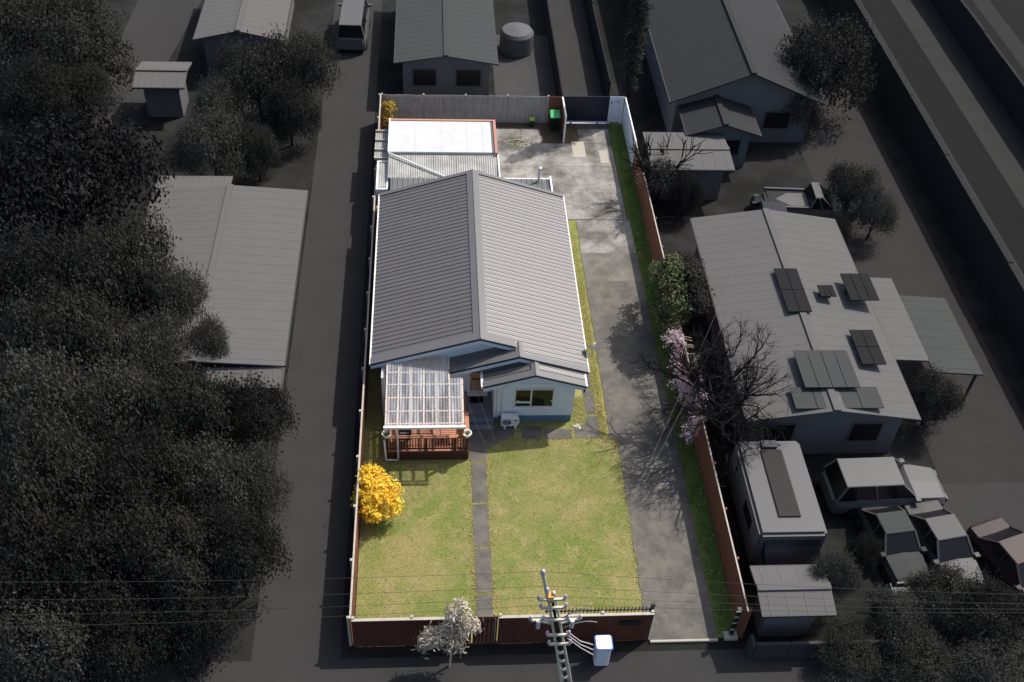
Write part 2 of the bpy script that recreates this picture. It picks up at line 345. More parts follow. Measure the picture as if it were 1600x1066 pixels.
# grass blades (nobody could count them)
def blades(name, n, sample, size, m, jit=.35):
    P = np.array(sample(n)); P = np.c_[P, np.full(len(P), -.004)]
    N = rng.normal(size=(len(P), 3)); N[:, 2] = np.abs(N[:, 2]) + .7; N /= np.linalg.norm(N, axis=1)[:, None]
    pat = .5 + .3 * np.sin(P[:, 0] * 1.7 + 1.3 * np.sin(P[:, 1] * .9)) * np.cos(P[:, 1] * 1.1) + rng.normal(size=len(P)) * .25
    me = leaves_mesh(name, P, N, size, m, .3, pat, .3, jit); o = bpy.data.objects.new(name, me); COL.objects.link(o); o['kind'] = 'stuff'; return o
def inlawn(n):
    out = []
    for x0, x1, y0, y1, f in ((-2.9, 1.56, 20.9, 29.5, .4), (2.3, 7.98, 20.9, 30.5, .5), (-2.9, -2.05, 29.5, 33, .05), (6.15, 6.8, 31.5, 33, .05)):
        k = int(n * f); out.append(np.c_[rng.uniform(x0, x1, k), rng.uniform(y0, y1, k)])
    return np.concatenate(out)
tag(blades('lawn_blades', 110000, inlawn, .055, L_lawn), 'short olive and straw blades of the mown front lawn', 'grass')
def edges(n):
    segs = [((7.46, 30.8), (7.46, 41)), ((7.4, 30.8), (7.4, 38)), ((6.3, 31.4), (6.4, 33)), ((6.7, 31.5), (6.6, 33)), ((1.57, 21), (1.57, 29.3)), ((2.28, 21), (2.28, 30.0)), ((8.0, 21), (8.04, 30.6)), ((7.45, 30.8), (7.42, 45)), ((7.3, 31), (7.22, 42)), ((7.52, 31), (7.5, 42)),
            ((3.8, 30.55), (7.4, 30.58)), ((6.4, 31.4), (6.4, 33)), ((6.15, 31.3), (6.8, 31.4)), ((6.5, 31.5), (6.6, 33)), ((3.6, 30.6), (3.7, 31.4)), ((4.8, 30.6), (4.8, 31.3)), ((6.12, 30.6), (6.12, 31.3)), ((6.8, 31.95), (7.3, 31.95)), ((6.8, 33.55), (7.3, 33.55)), ((6.75, 35.36), (7.2, 35.36)), ((2.4, 30.1), (3.5, 30.7))]
    segs += [((1.6, y), (2.25, y)) for y in py[1:]] + [((8.03, ys[3]), (8.5, ys[3]))]
    ln = np.array([math.dist(*s) for s in segs]); out = []
    for s, l in zip(segs, ln):
        k = max(3, int(n * l / ln.sum())); t = rng.uniform(0, 1, k)[:, None]
        out.append(np.array(s[0]) * (1 - t) + np.array(s[1]) * t + rng.normal(size=(k, 2)) * (.07 if l > 3 else .03))
    return np.concatenate(out)
tag(blades('edge_grass', 34000, edges, .085, L_straw), 'straw coloured grass growing along the paving edges and joints', 'grass')
def inverge(n): return np.c_[10.62 + np.abs(rng.normal(size=n)) * .1 + rng.uniform(0, .7, n), rng.uniform(20.95, 55, n)]
tag(blades('verge_blades', 26000, inverge, .09, L_verge), 'lush green grass of the strip along the brown side fence', 'grass')
# white daisies in the verge
P = np.c_[rng.uniform(10.8, 11.35, 110), rng.uniform(21, 55, 110), np.full(110, .06)]
o = bpy.data.objects.new('daisies', leaves_mesh('daisies', P, np.tile([0, 0, 1.], (110, 1)), .04, M_white, .9, None, 0, .2)); COL.objects.link(o); tag(o, 'tiny white daisies scattered in the green grass strip', 'flowers', kind='stuff')

# ================================================================== HOUSE
RX, ZR, K = 2.0, 4.1, .321
house = thing('house', 'pale blue single storey house with dark grey ribbed steel gable roof', 'house', (2, 38, 0))
def ribsheet(x0, z0, x1, z1, width, pitch, rh=.035, rw=.045):
    """sheet spanning slope x0..x1, ribs repeat along y from 0..width"""
    mb = MB(); prof = [(0, 0)]; n = int(round(width / pitch)); p = width / n
    for i in range(n):
        c = (i + .5) * p; prof += [(c - .055, 0), (c - .03, .0067), (c - .018, rh), (c + .018, rh), (c + .045, 0)]
    prof.append((width, 0)); nn = len(prof)
    vs = [(x0, y, z0 + h) for y, h in prof] + [(x1, y, z1 + h) for y, h in prof]
    mb.add(vs, [(i, i+1, nn+i+1, nn+i) for i in range(nn-1)]); return mb
def zr(x): return ZR - K * abs(x - RX)
YF, YB = 32.65, 44.7
ho = off(house)
nS = 15; wS = (YB - YF) / nS
roofm = MB()
for sgn, xe in ((-1, -2.65), (1, 6.68)):
    roofm.prism([(RX, YF + .03, ZR - .03), (xe, YF + .03, zr(xe) - .03), (xe, YF + .03, zr(xe) - .1), (RX, YF + .03, ZR - .1)], (0, YB - YF - .06, 0))
roof = roofm.build('roof', M_white, house)
for sgn, xe in ((-1, -2.65), (1, 6.68)):
    me = ribsheet(RX, ZR, xe, zr(xe), wS, .268).mesh('roof_sheet', M_roof)
    for i in range(nS): inst(me, 'roof_sheet', Vector((0, YF + i * wS, rng.uniform(0, .004))) - ho, roof)
# roof over the entry gable (right slope coplanar with the main one)
EX, EZ, YE = 3.65, zr(3.65), 32.1
def ze(x): return EZ - K * (EX - x) if x < EX else zr(x)
er = MB().prism([(EX, YE + .03, EZ - .03), (.66, YE + .03, ze(.66) - .03), (.66, YE + .03, ze(.66) - .1), (EX, YE + .03, EZ - .1)], (0, .9, 0))
er.prism([(EX, YE + .03, EZ - .03), (6.68, YE + .03, ze(6.68) - .03), (6.68, YE + .03, ze(6.68) - .1), (EX, YE + .03, EZ - .1)], (0, .55, 0))
eroof = er.build('entry_roof', M_white, house)
inst(ribsheet(EX, EZ, .66, ze(.66), .92, .268).mesh('roof_sheet', M_roof), 'roof_sheet', Vector((0, YE, 0)) - ho, eroof)
inst(ribsheet(EX, EZ, 6.68, ze(6.68), .55, .268).mesh('roof_sheet', M_roof), 'roof_sheet', Vector((0, YE, 0)) - ho, eroof)
# roof over the front room
BX, BZ, YR = 4.3, 3.29, 31.28
def zb(x): return BZ - K * abs(x - BX)
br = MB()
for xe in (2.12, 6.48):
    br.prism([(BX, YR + .03, BZ - .03), (xe, YR + .03, zb(xe) - .03), (xe, YR + .03, zb(xe) - .09), (BX, YR + .03, BZ - .09)], (0, 1.5, 0))
broof = br.build('front_room_roof', M_white, house)
for xe in (2.12, 6.48): inst(ribsheet(BX, BZ, xe, zb(xe), 1.6, .268).mesh('roof_sheet', M_roof), 'roof_sheet', Vector((0, YR, 0)) - ho, broof)
def strip(xa, za, xb, zb_, y0, y1, up_, th=.018):
    return MB().prism([(xa, y0, za + up_), (xb, y0, zb_ + up_), (xb, y0, zb_ + up_ + th), (xa, y0, za + up_ + th)], (0, y1 - y0, 0))
def ridgecap(p, x, z, y0, y1, wd, sk=1):
    mb = MB()
    for d in (-wd, wd): mb.prism([(x, y0, z + .045), (x + d, y0, z - K * wd + .045), (x + d, y0, z - K * wd + .06), (x, y0, z + .062)], (0, y1 - y0, 0))
    mb.build('ridge_cap', M_roofcap, p)
    MB().tube([(x, y0, z + .058), (x, y1, z + .058)], .028, 8).build('ridge_roll', M_roofcap, p)
ridgecap(roof, RX, ZR, YF - .01, YB + .01, .3); ridgecap(eroof, EX, EZ, YE - .01, YF + .3, .17); ridgecap(broof, BX, BZ, YR - .01, YR + 1.2, .17)
for p, f, xs, y, wd in ((roof, zr, ((RX, -2.65), (RX, 3.5)), YF, .42), (eroof, ze, ((EX, .66), (EX, 6.68)), YE, .3), (broof, zb, ((BX, 2.12), (BX, 6.48)), YR, .32)):
    for xa, xb in xs:
        strip(xa, f(xa), xb, f(xb), y - .03, y + wd, .04).build('verge_flashing', M_roofcap, p)
        strip(xa, f(xa), xb, f(xb), y - .05, y - .028, -.05, .1).build('barge_edge', M_navy, p)
        MB().prism([(xa, y - .045, f(xa) - .05), (xb, y - .045, f(xb) - .05), (xb, y - .045, f(xb) - .24), (xa, y - .045, f(xa) - .24)], (0, .03, 0)).build('bargeboard', M_fascia, p)
strip(RX, ZR, -2.65, zr(-2.65), YB - .2, YB + .03, .04).build('verge_flashing', M_roofcap, roof)
strip(RX, ZR, 6.68, zr(6.68), YB - .2, YB + .03, .04).build('verge_flashing', M_roofcap, roof)
# soffits behind the bargeboards
for f, xa, xb, y0, y1 in ((zr, -2.3, 3.6, YF, 33.0), (ze, .7, EX, YE, 32.98), (ze, EX, 6.3, YE, 32.98)):
    pass
# gutters
MB().box(-2.72, -2.63, YF + .02, YB, zr(-2.65) - .11, zr(-2.65) - .0).build('gutter', M_white, roof)
MB().box(6.66, 6.73, YE + .02, YB, zr(6.68) - .11, zr(6.68) - .0).build('gutter', M_white, roof)
MB().box(.57, .68, YE + .05, 33.02, ze(.66) - .1, ze(.66)).build('gutter', M_white, eroof)
g3 = MB().box(2.02, 2.13, YR + .02, 32.2, zb(2.12) - .12, zb(2.12)); g3.build('gutter', M_white, broof)
MB().box(6.46, 6.56, YR + .02, 32.6, zb(6.48) - .1, zb(6.48)).build('gutter', M_white, broof)
MB().tube([(6.5, YR + .05, 2.5), (6.42, YR - .04, 2.42), (6.42, YR - .04, 2.3)], .05, 8).build('gutter_outlet', M_black, broof)
# walls
wl = MB()
wl.prism([(-2.25, 33.0, .0), (6.25, 33.0, .0), (6.25, 33.0, zr(6.25) - .1), (RX, 33.0, ZR - .11), (-2.25, 33.0, zr(-2.25) - .1)], (0, .14, 0))
wl.prism([(-2.25, 44.3, .0), (6.25, 44.3, .0), (6.25, 44.3, zr(6.25) - .1), (RX, 44.3, ZR - .11), (-2.25, 44.3, zr(-2.25) - .1)], (0, .14, 0))
wl.box(-2.25, -2.11, 33.14, 44.3, 0, zr(-2.25) - .1); wl.box(6.11, 6.25, 33.14, 44.3, 0, zr(6.25) - .1)
wall = wl.build('wall', M_wall, house)
bw = MB().prism([(2.6, 31.6, .43), (6.1, 31.6, .43), (6.1, 31.6, zb(6.1) - .09), (BX, 31.6, BZ - .1), (2.6, 31.6, zb(2.6) - .09)], (0, .1, 0))
bw.box(2.6, 2.7, 31.7, 32.99, .43, zb(2.6) - .1); bw.box(6.0, 6.1, 31.7, 32.99, .43, zb(6.1) - .1)
fwall = bw.build('front_room_wall', M_wall, house)
MB().box(2.63, 6.07, 31.64, 32.95, -.04, .43).build('foundation', M_base, house)
MB().box(2.6, 6.1, 31.575, 31.6, 2.42, 2.46).build('panel_joint', M_wall, fwall)
for x in (3.3, 5.4): MB().box(x, x + .03, 31.588, 31.6, .44, 2.42).build('panel_joint', M_wall, fwall)
# window
wx0, wx1, wz0, wz1 = 3.5, 5.2, 1.02, 2.16
wn = MB()
for a in ((wx0, wx1, wz0, wz0 + .06), (wx0, wx1, wz1 - .05, wz1), (wx0, wx0 + .05, wz0 + .06, wz1 - .05), (wx1 - .05, wx1, wz0 + .06, wz1 - .05)): wn.box(a[0], a[1], 31.54, 31.62, a[2], a[3])
win = wn.build('window', M_alu, house)
MB().box(wx0 - .06, wx1 + .06, 31.5, 31.6, wz0 - .05, wz0).build('sill', M_white, win)
MB().box(4.18, 4.25, 31.535, 31.6, wz0 + .06, wz1 - .05).build('mullion', M_alu, win)
MB().box(wx0 + .05, 4.18, 31.53, 31.6, 1.3, 1.38).build('transom', M_white, win)
for a in ((wx0 + .05, 4.18, wz0 + .06, 1.3), (wx0 + .05, 4.18, 1.38, wz1 - .05), (4.25, wx1 - .05, wz0 + .06, wz1 - .05)): MB().box(a[0], a[1], 31.57, 31.595, a[2], a[3]).build('pane', M_glass, win)
for x in (3.62, 5.08): MB().box(x, x + .07, 31.515, 31.54, 1.42, 1.47).build('latch', M_white, win)
for y_ in (35.2, 38.6, 41.8):
    sw = MB().box(6.24, 6.3, y_, y_ + 1.5, 1.1, 2.2).build('window', M_alu, house)
    for k in range(2): MB().box(6.29, 6.315, y_ + .06 + k*.71, y_ + .73 + k*.71, 1.17, 2.13).build('pane', M_glass, sw)
# door
dr = MB().box(1.62, 2.32, 32.95, 33.0, .52, 2.5).build('front_door', M_door, house)
for z in (1.3, 1.75, 2.2): MB().box(1.7, 2.24, 32.935, 32.95, z, z + .08).build('rail_shadow', M_dark, dr)  # dark bars stand in for the shadows of the door's panel rails
MB().tube([(2.24, 32.94, 1.5), (2.24, 32.88, 1.5), (2.14, 32.88, 1.5)], .015, 6).build('handle', M_alu, dr)
MB().box(1.5, 1.62, 32.93, 33.0, .52, 2.55).build('door_jamb', M_wall, house); MB().box(2.32, 2.6, 32.93, 33.0, .52, 2.55).build('door_jamb', M_wall, house)
MB().box(1.5, 2.42, 32.72, 32.95, .44, .6).build('threshold', M_white, house)
# porch and steps
pr = MB().box(1.5, 2.58, 31.62, 32.95, -.04, .48).build('porch', M_slate, house)
MB().box(1.5, 2.62, 31.32, 31.62, -.04, .32).build('step', M_slate, pr); MB().box(1.5, 2.62, 31.02, 31.32, -.04, .16).build('step', M_slate, pr)
for y_, z_ in ((31.62, .48), (31.32, .32), (31.02, .16)): MB().box(1.5, 2.58, y_ - .012, y_ + .05, z_ - .03, z_ + .006).build('nosing', M_roofcap, pr)
own(MB().box(1.62, 2.2, 32.3, 32.68, .482, .5).build('doormat', M_mat), 'black rubber doormat on the slate blue porch', 'doormat')
# pipes on the wall of the front room
for x, r in ((2.66, .045), (2.78, .03), (3.02, .04)):
    MB().tube([(x, 31.56, .4), (x, 31.56, 2.4)], r, 8).build('conduit', M_white, fwall)
# rear lean-to of the house
lt = MB().prism([(-2.16, 44.75, 2.5), (-2.16, 46.45, 2.3), (-2.16, 46.45, 2.22), (-2.16, 44.75, 2.42)], (8.3, 0, 0)).build('lean_to_roof', M_white, house)
mb = MB(); prof = []; n = 31; p = 8.3 / n
for i in range(n):
    c = -2.16 + (i + .5) * p; prof += [(c - .05, 0), (c - .02, .035), (c + .02, .035), (c + .05, 0)]
prof = [(-2.16, 0)] + prof + [(6.14, 0)]; nn = len(prof)
mb.add([(x, 44.5, 2.535 + h) for x, h in prof] + [(x, 46.5, 2.305 + h) for x, h in prof], [(i, i+1, nn+i+1, nn+i) for i in range(nn-1)]); mb.build('roof_sheet', M_roofcap, lt)
MB().box(-2.16, 6.2, 46.48, 46.58, 2.2, 2.32).build('gutter', M_white, lt)
MB().box(6.13, 6.22, 44.72, 46.5, 2.25, 2.52).build('barge_edge', M_white, lt)
MB().box(-2.1, 6.1, 44.45, 46.35, 0, 2.25).build('lean_to_wall', M_wall, house)
fl = MB().tube([(5.55, 46.2, 2.3), (5.55, 46.2, 3.2)], .07, 10).build('flue', M_alu, lt); MB().lathe((5.55, 46.2, 3.2), [(.12, 0), (.13, .05), (.02, .14)], 10).build('flue_cap', M_alu, fl)
MB().prism([(5.2, 46.05, 2.36), (5.62, 46.05, 2.36), (5.62, 46.35, 2.36), (5.5, 46.35, 2.36)], (0, 0, .03)).build('flue_flashing', M_roofcap, lt)
# aerial dish near the right eave
dish = thing('satellite_dish', 'small white satellite dish on a bracket at the right eave of the house', 'satellite dish', (6.8, 33.3, 2.5))
MB().tube([(6.7, 33.3, 2.55), (6.95, 33.3, 2.5), (6.98, 33.3, 2.75)], .022, 6).build('bracket', M_alu, dish)
mb = MB(); ax = Vector((.25, .75, .6)).normalized(); u = ax.cross(Vector((0, 0, 1))).normalized(); v = u.cross(ax); c = Vector((6.98, 33.3, 2.8)); vs = [c]; fs = []
for i, r in enumerate((.12, .24, .34)):
    for k in range(16): vs.append(c + (u * math.cos(k*math.pi/8) + v * math.sin(k*math.pi/8)) * r + ax * r * r * .9)
fs = [(0, 1 + k, 1 + (k+1) % 16) for k in range(16)] + [(1 + i*16 + k, 1 + i*16 + (k+1) % 16, 17 + i*16 + (k+1) % 16, 17 + i*16 + k) for i in range(2) for k in range(16)]
mb.add(vs, fs); mb.build('reflector', M_white, dish, smooth=True)
MB().tube([c - v * .25, c + ax * .3 - v * .1], .012, 5).build('feed_arm', M_alu, dish); MB().lathe(c + ax * .3 - v * .1, [(.03, -.04), (.035, .03), (.01, .05)], 8).build('feed_horn', M_white, dish)

# heat pump
ac = thing('heat_pump', 'white heat pump unit with round fan grille against the pale blue wall', 'heat pump', (3.32, 31.4, 0))
cs = MB().box(2.95, 3.7, 31.22, 31.5, .14, .7).build('casing', M_white, ac, bevel=.015)
mb = MB(); mb.add([(3.2 + .2*math.cos(k*math.pi/10), 31.212, .42 + .2*math.sin(k*math.pi/10)) for k in range(20)], [tuple(range(20))]); mb.build('fan_opening', M_poled, cs)
for r in (.06, .11, .16, .2): MB().tube([(3.2 + r*math.cos(k*math.pi/10), 31.206, .42 + r*math.sin(k*math.pi/10)) for k in range(21)], .007, 4).build('grille_ring', M_alu, cs)
MB().box(3.52, 3.64, 31.212, 31.22, .5, .55).build('badge', M_poled, cs)
MB().box(3.7, 3.76, 31.3, 31.45, .2, .45).build('valve_cover', M_white, ac)
for x in (3.08, 3.55): MB().box(x, x + .08, 31.18, 31.56, 0.0, .145).build('foot', M_white, ac)

# ================================================================== PERGOLA AND DECK
deck = thing('deck', 'reddish brown timber deck with balustrade in front of the house', 'deck', (-.25, 31.2, 0))
DX0, DX1, DY0, DY1, DZ = -2.0, 1.47, 29.55, 32.98, .5
nb = 24; bwid = (DY1 - DY0) / nb
me = MB().box(DX0, DX1, 0, bwid - .012, DZ - .03, DZ).mesh('deck_board', M_deck)
do = off(deck)
for i in range(nb): inst(me, 'deck_board', Vector((0, DY0 + i * bwid, rng.normal() * .002)) - do, deck)
for i in range(3):
    z = .02 + i * .16; MB().box(DX0 - .02, DX1 + .02, DY0 - .045, DY0 - .015, z, z + .15).build('skirting_board', M_dark, deck)
    MB().box(DX1 + .005, DX1 + .03, DY0 - .01, 31.0, z, z + .15).build('skirting_board', M_dark, deck)
    MB().box(DX0 - .03, DX0 - .005, DY0 - .01, DY1, z, z + .15).build('skirting_board', M_dark, deck)
def post(x, y, z0, z1, m, p, s=.1, name='post'): return MB().box(x - s/2, x + s/2, y - s/2, y + s/2, z0, z1).build(name, m, p)
TZ = 1.42
for x, y in ((DX0 + .06, DY0 + .06), (-.3, DY0 + .06), (.92, DY0 + .06), (DX1 - .06, DY0 + .06), (DX1 - .06, 30.85), (DX0 + .06, 31.2), (DX0 + .06, 32.8)): post(x, y, -.03, TZ - .04, M_dark, deck, .11)
MB().box(DX0 + .0, DX1 - .42, DY0 - .03, DY0 + .13, TZ - .04, TZ).build('top_rail', M_deck, deck)
MB().box(DX1 - .14, DX1 + .04, DY0 + .14, 30.95, TZ - .04, TZ).build('top_rail', M_deck, deck)
MB().box(DX0 - .02, DX0 + .14, DY0 + .14, 32.9, TZ - .04, TZ).build('top_rail', M_deck, deck)
MB().box(DX0 + .1, DX1 - .1, DY0 + .03, DY0 + .08, .6, .66).build('bottom_rail', M_dark, deck)
MB().box(DX1 - .08, DX1 - .03, DY0 + .1, 30.8, .6, .66).build('bottom_rail', M_dark, deck)
bal = MB().box(-.022, .022, -.022, .022, .6, TZ - .04).mesh('baluster', M_dark)
x = DX0 + .2
while x < DX1 - .12: inst(bal, 'baluster', Vector((x, DY0 + .055, 0)) - do, deck); x += .118
y = DY0 + .2
while y < 30.8: inst(bal, 'baluster', Vector((DX1 - .055, y, 0)) - do, deck); y += .118
y = DY0 + .2
while y < 32.8: inst(bal, 'baluster', Vector((DX0 + .055, y, 0)) - do, deck); y += .118
# deck furniture
bench = thing('deck_bench', 'slatted reddish timber bench with sloped back standing on the deck', 'bench', (.62, 30.4, DZ))
for i in range(5): MB().box(.28, .98, 30.0 + i*.11, 30.09 + i*.11, DZ + .42, DZ + .45).build('seat_slat', M_deck, bench)
for x in (.32, .9):
    for yy in (30.03, 30.45): MB().box(x, x + .06, yy, yy + .06, DZ, DZ + .42).build('leg', M_dark, bench)
for i in range(4): MB().box(.28, .98, 30.56 + i*.03, 30.59 + i*.03, DZ + .5 + i*.11, DZ + .59 + i*.11).build('back_slat', M_deck, bench)
for x in (.32, .9): MB().bar((x + .03, 30.53, DZ + .38), (x + .03, 30.72, DZ + .95), .05).build('back_post', M_dark, bench)
bbq = thing('barbecue', 'black covered barbecue on the deck behind the balustrade', 'barbecue', (-1.2, 30.05, DZ))
MB().box(-1.5, -.92, 29.85, 30.3, DZ + .35, DZ + .78).build('cabinet', M_black, bbq, bevel=.03)
MB().prism([(-1.5, 29.87, DZ + .79), (-1.5, 30.28, DZ + .79), (-1.5, 30.22, DZ + .98), (-1.5, 29.98, DZ + .98)], (.58, 0, 0)).build('hood', M_black, bbq, bevel=.02)
for x in (-1.46, -1.0):
    for yy in (29.88, 30.22): MB().box(x, x + .05, yy, yy + .05, DZ, DZ + .36).build('leg', M_black, bbq)
MB().tube([(-1.4, 29.84, DZ + .86), (-1.02, 29.84, DZ + .86)], .013, 6).build('handle', M_alu, bbq)
L_pot = leafmat('pot_leaf', (.07, .12, .03), (.2, .26, .1), .6, .2)
for k, (x, y, lb) in enumerate(((DX0 + .06, DY0 + .06, 'white bowl planter on the deck corner beside the downpipe'), (DX1 - .06, DY0 + .06, 'white bowl planter on the deck corner beside the garden path'))):
    t = thing('planter', lb, 'planter', (x, y, TZ - .04), 'bowl planters on the deck corner posts')
    MB().lathe((x, y, TZ - .042), [(.09, 0), (.11, .02), (.19, .2), (.2, .24), (.17, .24), (.15, .19)], 20).build('bowl', M_pot, t, smooth=True)
    P, N, T = clumps([(x, y, TZ + .17, .1, .1, .05)], 14, 8, .03)
    link(bpy.data.objects.new('plant', leaves_mesh('plant', P - np.array(off(t)), N, .07, L_pot, .5, T)), t)
# pergola
perg = thing('pergola', 'timber pergola with clear corrugated roof over the deck', 'pergola', (-.35, 31, 0))
PX0, PX1, PY0, PY1 = -1.97, 1.26, 29.28, 32.92
def pz(y): return 2.42 + (y - PY0) * .085
rx = [PX0 + .03, -1.45, -.92, -.39, .14, .67, PX1 - .03]
for i, x in enumerate(rx):
    ye = PY1 if i < 6 else 31.75
    MB().bar((x, PY0 + .05, pz(PY0) - .06), (x, ye, pz(ye) - .06), .065, .12).build('rafter', M_raft, perg)
for y in (29.42, 30.05, 30.75, 31.45, 32.1, 32.8):
    MB().box(PX0, PX1 if y < 31.8 else .7, y - .022, y + .022, pz(y) - .018, pz(y) + .028).build('purlin', M_raft, perg)
def corr(x0, x1, y0, y1, f, pitch, amp, m, name, p, lift):
    n = int((x1 - x0) / pitch) * 6; mb = MB(); vs = []
    for y in (y0, y1):
        for i in range(n + 1): vs.append((x0 + (x1 - x0) * i / n, y, f(y) + lift + amp * math.cos(i * math.pi / 3)))
    mb.add(vs, [(i, i+1, n+2+i, n+1+i) for i in range(n)]); return mb.build(name, m, p, smooth=True)
for a, b, ye in ((PX0, -1.13, PY1), (-1.13, -.29, PY1), (-.29, .66, PY1), (.66, PX1, 31.75)): corr(a, b - .004, PY0, ye, pz, .11, .022, M_clear, 'clear_sheet', perg, .055)
MB().box(PX0 - .05, PX1 + .06, PY0 - .11, PY0 + .0, pz(PY0) - .06, pz(PY0) + .05).build('gutter', M_white, perg)
MB().box(PX0, PX1, PY0 + .05, PY0 + .1, pz(PY0) - .16, pz(PY0) - .03).build('front_beam', M_raft, perg)
for x, y in ((PX0 + .12, PY0 + .36), (PX1 - .02, PY0 + .36)): post(x, y, DZ, pz(y) - .1, M_deck, perg, .1)
MB().tube([(-1.48, PY0 - .06, pz(PY0) - .05), (-1.48, 29.36, 2.2), (-1.48, 29.44, .16), (-1.5, 29.44, .1), (-1.95, 29.44, .1), (-2.0, 29.44, .16), (-2.03, 29.47, 1.35)], .042, 10).build('downpipe', M_white, perg, smooth=True)
MB().box(-2.2, -2.08, 32.0, 32.98, .0, 2.45).build('side_screen', M_white, perg)

# ================================================================== BACK BUILDINGS
gar = thing('garage', 'flat roofed outbuilding with bright white roof and terracotta edging', 'outbuilding', (.5, 50, 0))
MB().box(-2.2, 3.3, 48.62, 51.4, 0, 2.45).build('wall', M_wfence, gar)
wr = MB().box(-2.29, 3.2, 48.5, 51.45, 2.47, 2.58).build('roof', M_membr, gar)
MB().box(-2.29, 3.5, 51.46, 51.6, 2.42, 2.63).build('edge_trim', M_terra, wr); MB().box(3.36, 3.5, 48.4, 51.455, 2.42, 2.63).build('edge_trim', M_terra, wr)
MB().box(3.205, 3.355, 48.5, 51.45, 2.46, 2.56).build('box_gutter', M_roofcap, wr)
for x in (-.9, .5, 1.9, 2.75): MB().box(x, x + .03, 48.52, 51.43, 2.581, 2.592).build('roof_seam', M_membr, wr)
MB().box(-2.36, -2.295, 48.4, 51.6, 2.44, 2.66).build('edge_flashing', M_white, wr)
pat = thing('patio_cover', 'grey corrugated patio cover between house and white roofed outbuilding', 'patio cover', (.5, 47.5, 0))
pzz = lambda y: 2.34 + (y - 46.55) * .045
for a, b in ((-2.3, -1.1), (-1.1, .1), (.1, 1.3), (1.3, 2.4), (2.4, 3.48)): corr(a, b - .01, 46.5, 48.47, pzz, .11, .02, M_patio, 'roof_sheet', pat, .0)
for y in (46.7, 47.6, 48.4): MB().box(-2.3, 3.48, y - .025, y + .025, pzz(y) - .1, pzz(y) - .03).build('purlin', M_raft, pat)
MB().box(3.48, 3.56, 46.4, 48.47, 2.2, 2.48).build('edge_flashing', M_white, pat)
MB().tube([(-2.3, 48.4, 2.55), (.65, 46.5, 2.42)], .05, 8).build('pipe', M_white, pat)
for x, y in ((-2.2, 46.7), (3.4, 46.7)): post(x, y, 0, 2.25, M_white, pat)
car = thing('side_porch', 'small white framed glazed lean-to beside the left fence', 'lean-to', (-2.6, 47, 0))
for a in ((-2.92, -2.3, 45.75, 45.85), (-2.92, -2.3, 48.2, 48.3), (-2.92, -2.84, 45.85, 48.2), (-2.38, -2.3, 45.85, 48.2)): MB().box(a[0], a[1], a[2], a[3], 2.0, 2.14).build('frame', M_white, car)
corr(-2.84, -2.38, 45.85, 48.2, lambda y: 2.08, .11, .015, M_patio, 'roof_sheet', car, 0)
for x, y in ((-2.86, 45.8), (-2.36, 45.8), (-2.86, 48.25)): post(x, y, 0, 2.0, M_white, car, .08)
MB().box(-2.9, -2.3, 45.78, 45.82, .9, 2.0).build('end_panel', M_wall, car)
lpg = thing('side_pergola', 'weathered slatted lean-to frame against the white roofed outbuilding', 'lean-to', (-2.7, 50, 0))
for y in (48.5, 49.3, 50.2, 51.1): MB().box(-3.1, -2.37, y - .04, y + .04, 2.1, 2.2).build('rafter', M_cap, lpg)
corr(-3.1, -2.38, 48.45, 51.15, lambda y: 2.07, .12, .02, M_patio, 'roof_sheet', lpg, 0)
for y in (48.55, 51.05): post(-2.9, y, 0, 2.08, M_fgrey, lpg, .09)

# ================================================================== FENCES
def fence(name, label, a, b, h, m, capm=None, span=2.4, pw=.15, side=1, postm=None, railm=None, gap=.008, capw=.1, jz=.012, posts=True, posth=.0, skip_end=False):
    a = Vector((*a, 0)); b = Vector((*b, 0)); L = (b - a).length; d = (b - a) / L; nrm = Vector((-d.y, d.x, 0)) * side
    t = thing(name, label, 'fence', (a + b) / 2); n = max(1, round(L / span)); sp = L / n
    for i in range(n):
        s0 = i * sp; mb = MB(); k = int(sp / pw); w_ = sp / k
        for j in range(k):
            p = a + d * (s0 + j * w_ + gap / 2); q = a + d * (s0 + (j + 1) * w_ - gap / 2); o_ = nrm * (rng.normal() * .002 + (.004 if j % 2 else -.004))
            mb.prism([p - nrm*.01 + o_, q - nrm*.01 + o_, q + nrm*.01 + o_, p + nrm*.01 + o_], (0, 0, h + rng.normal() * jz))
        for z in (.25, h * .55, h - .2): mb.prism([a + d*(s0+.05) + nrm*.012 + Vector((0,0,z)), a + d*(s0+sp-.05) + nrm*.012 + Vector((0,0,z)), a + d*(s0+sp-.05) + nrm*.055 + Vector((0,0,z)), a + d*(s0+.05) + nrm*.055 + Vector((0,0,z))], (0, 0, .09))
        mb.build('paling_panel', m, t)
        if capm:
            p0 = a + d*(s0 + .004) + Vector((0,0,h+.012)); p1 = a + d*(s0+sp-.004) + Vector((0,0,h+.012+rng.normal()*.004)); MB().bar(p0, p1, capw, .03).build('cap', capm, t)
    if posts:
        for i in range(n + (0 if skip_end else 1)):
            p = a + d * min(max(i * sp, .05), L - .05) + nrm * .075; mb = MB().box(p.x-.05, p.x+.05, p.y-.05, p.y+.05, -.05, h + posth + .03).build('post', postm or m, t)
    return t
LXF = X0 - .02
fence('side_fence', 'brown paling fence with pale capping along the left boundary', (LXF, Y1), (LXF, Y0 + .06), 1.8, M_fbrown, M_cap, side=-1, postm=M_cap, capw=.07, posth=.03)
RF = fence('side_fence', 'brown paling fence beside the driveway and the green grass strip', (11.42, Y0), (11.42, 50.8), 1.8, M_fbrown, M_cap, side=-1, capw=.06, postm=M_fence if False else M_fbrown)
fence('rear_fence', 'weathered grey paling fence behind the white roofed outbuilding', (X0, Y1), (6.9, Y1), 1.8, M_fgrey, None, side=1, gap=.014, jz=.012)
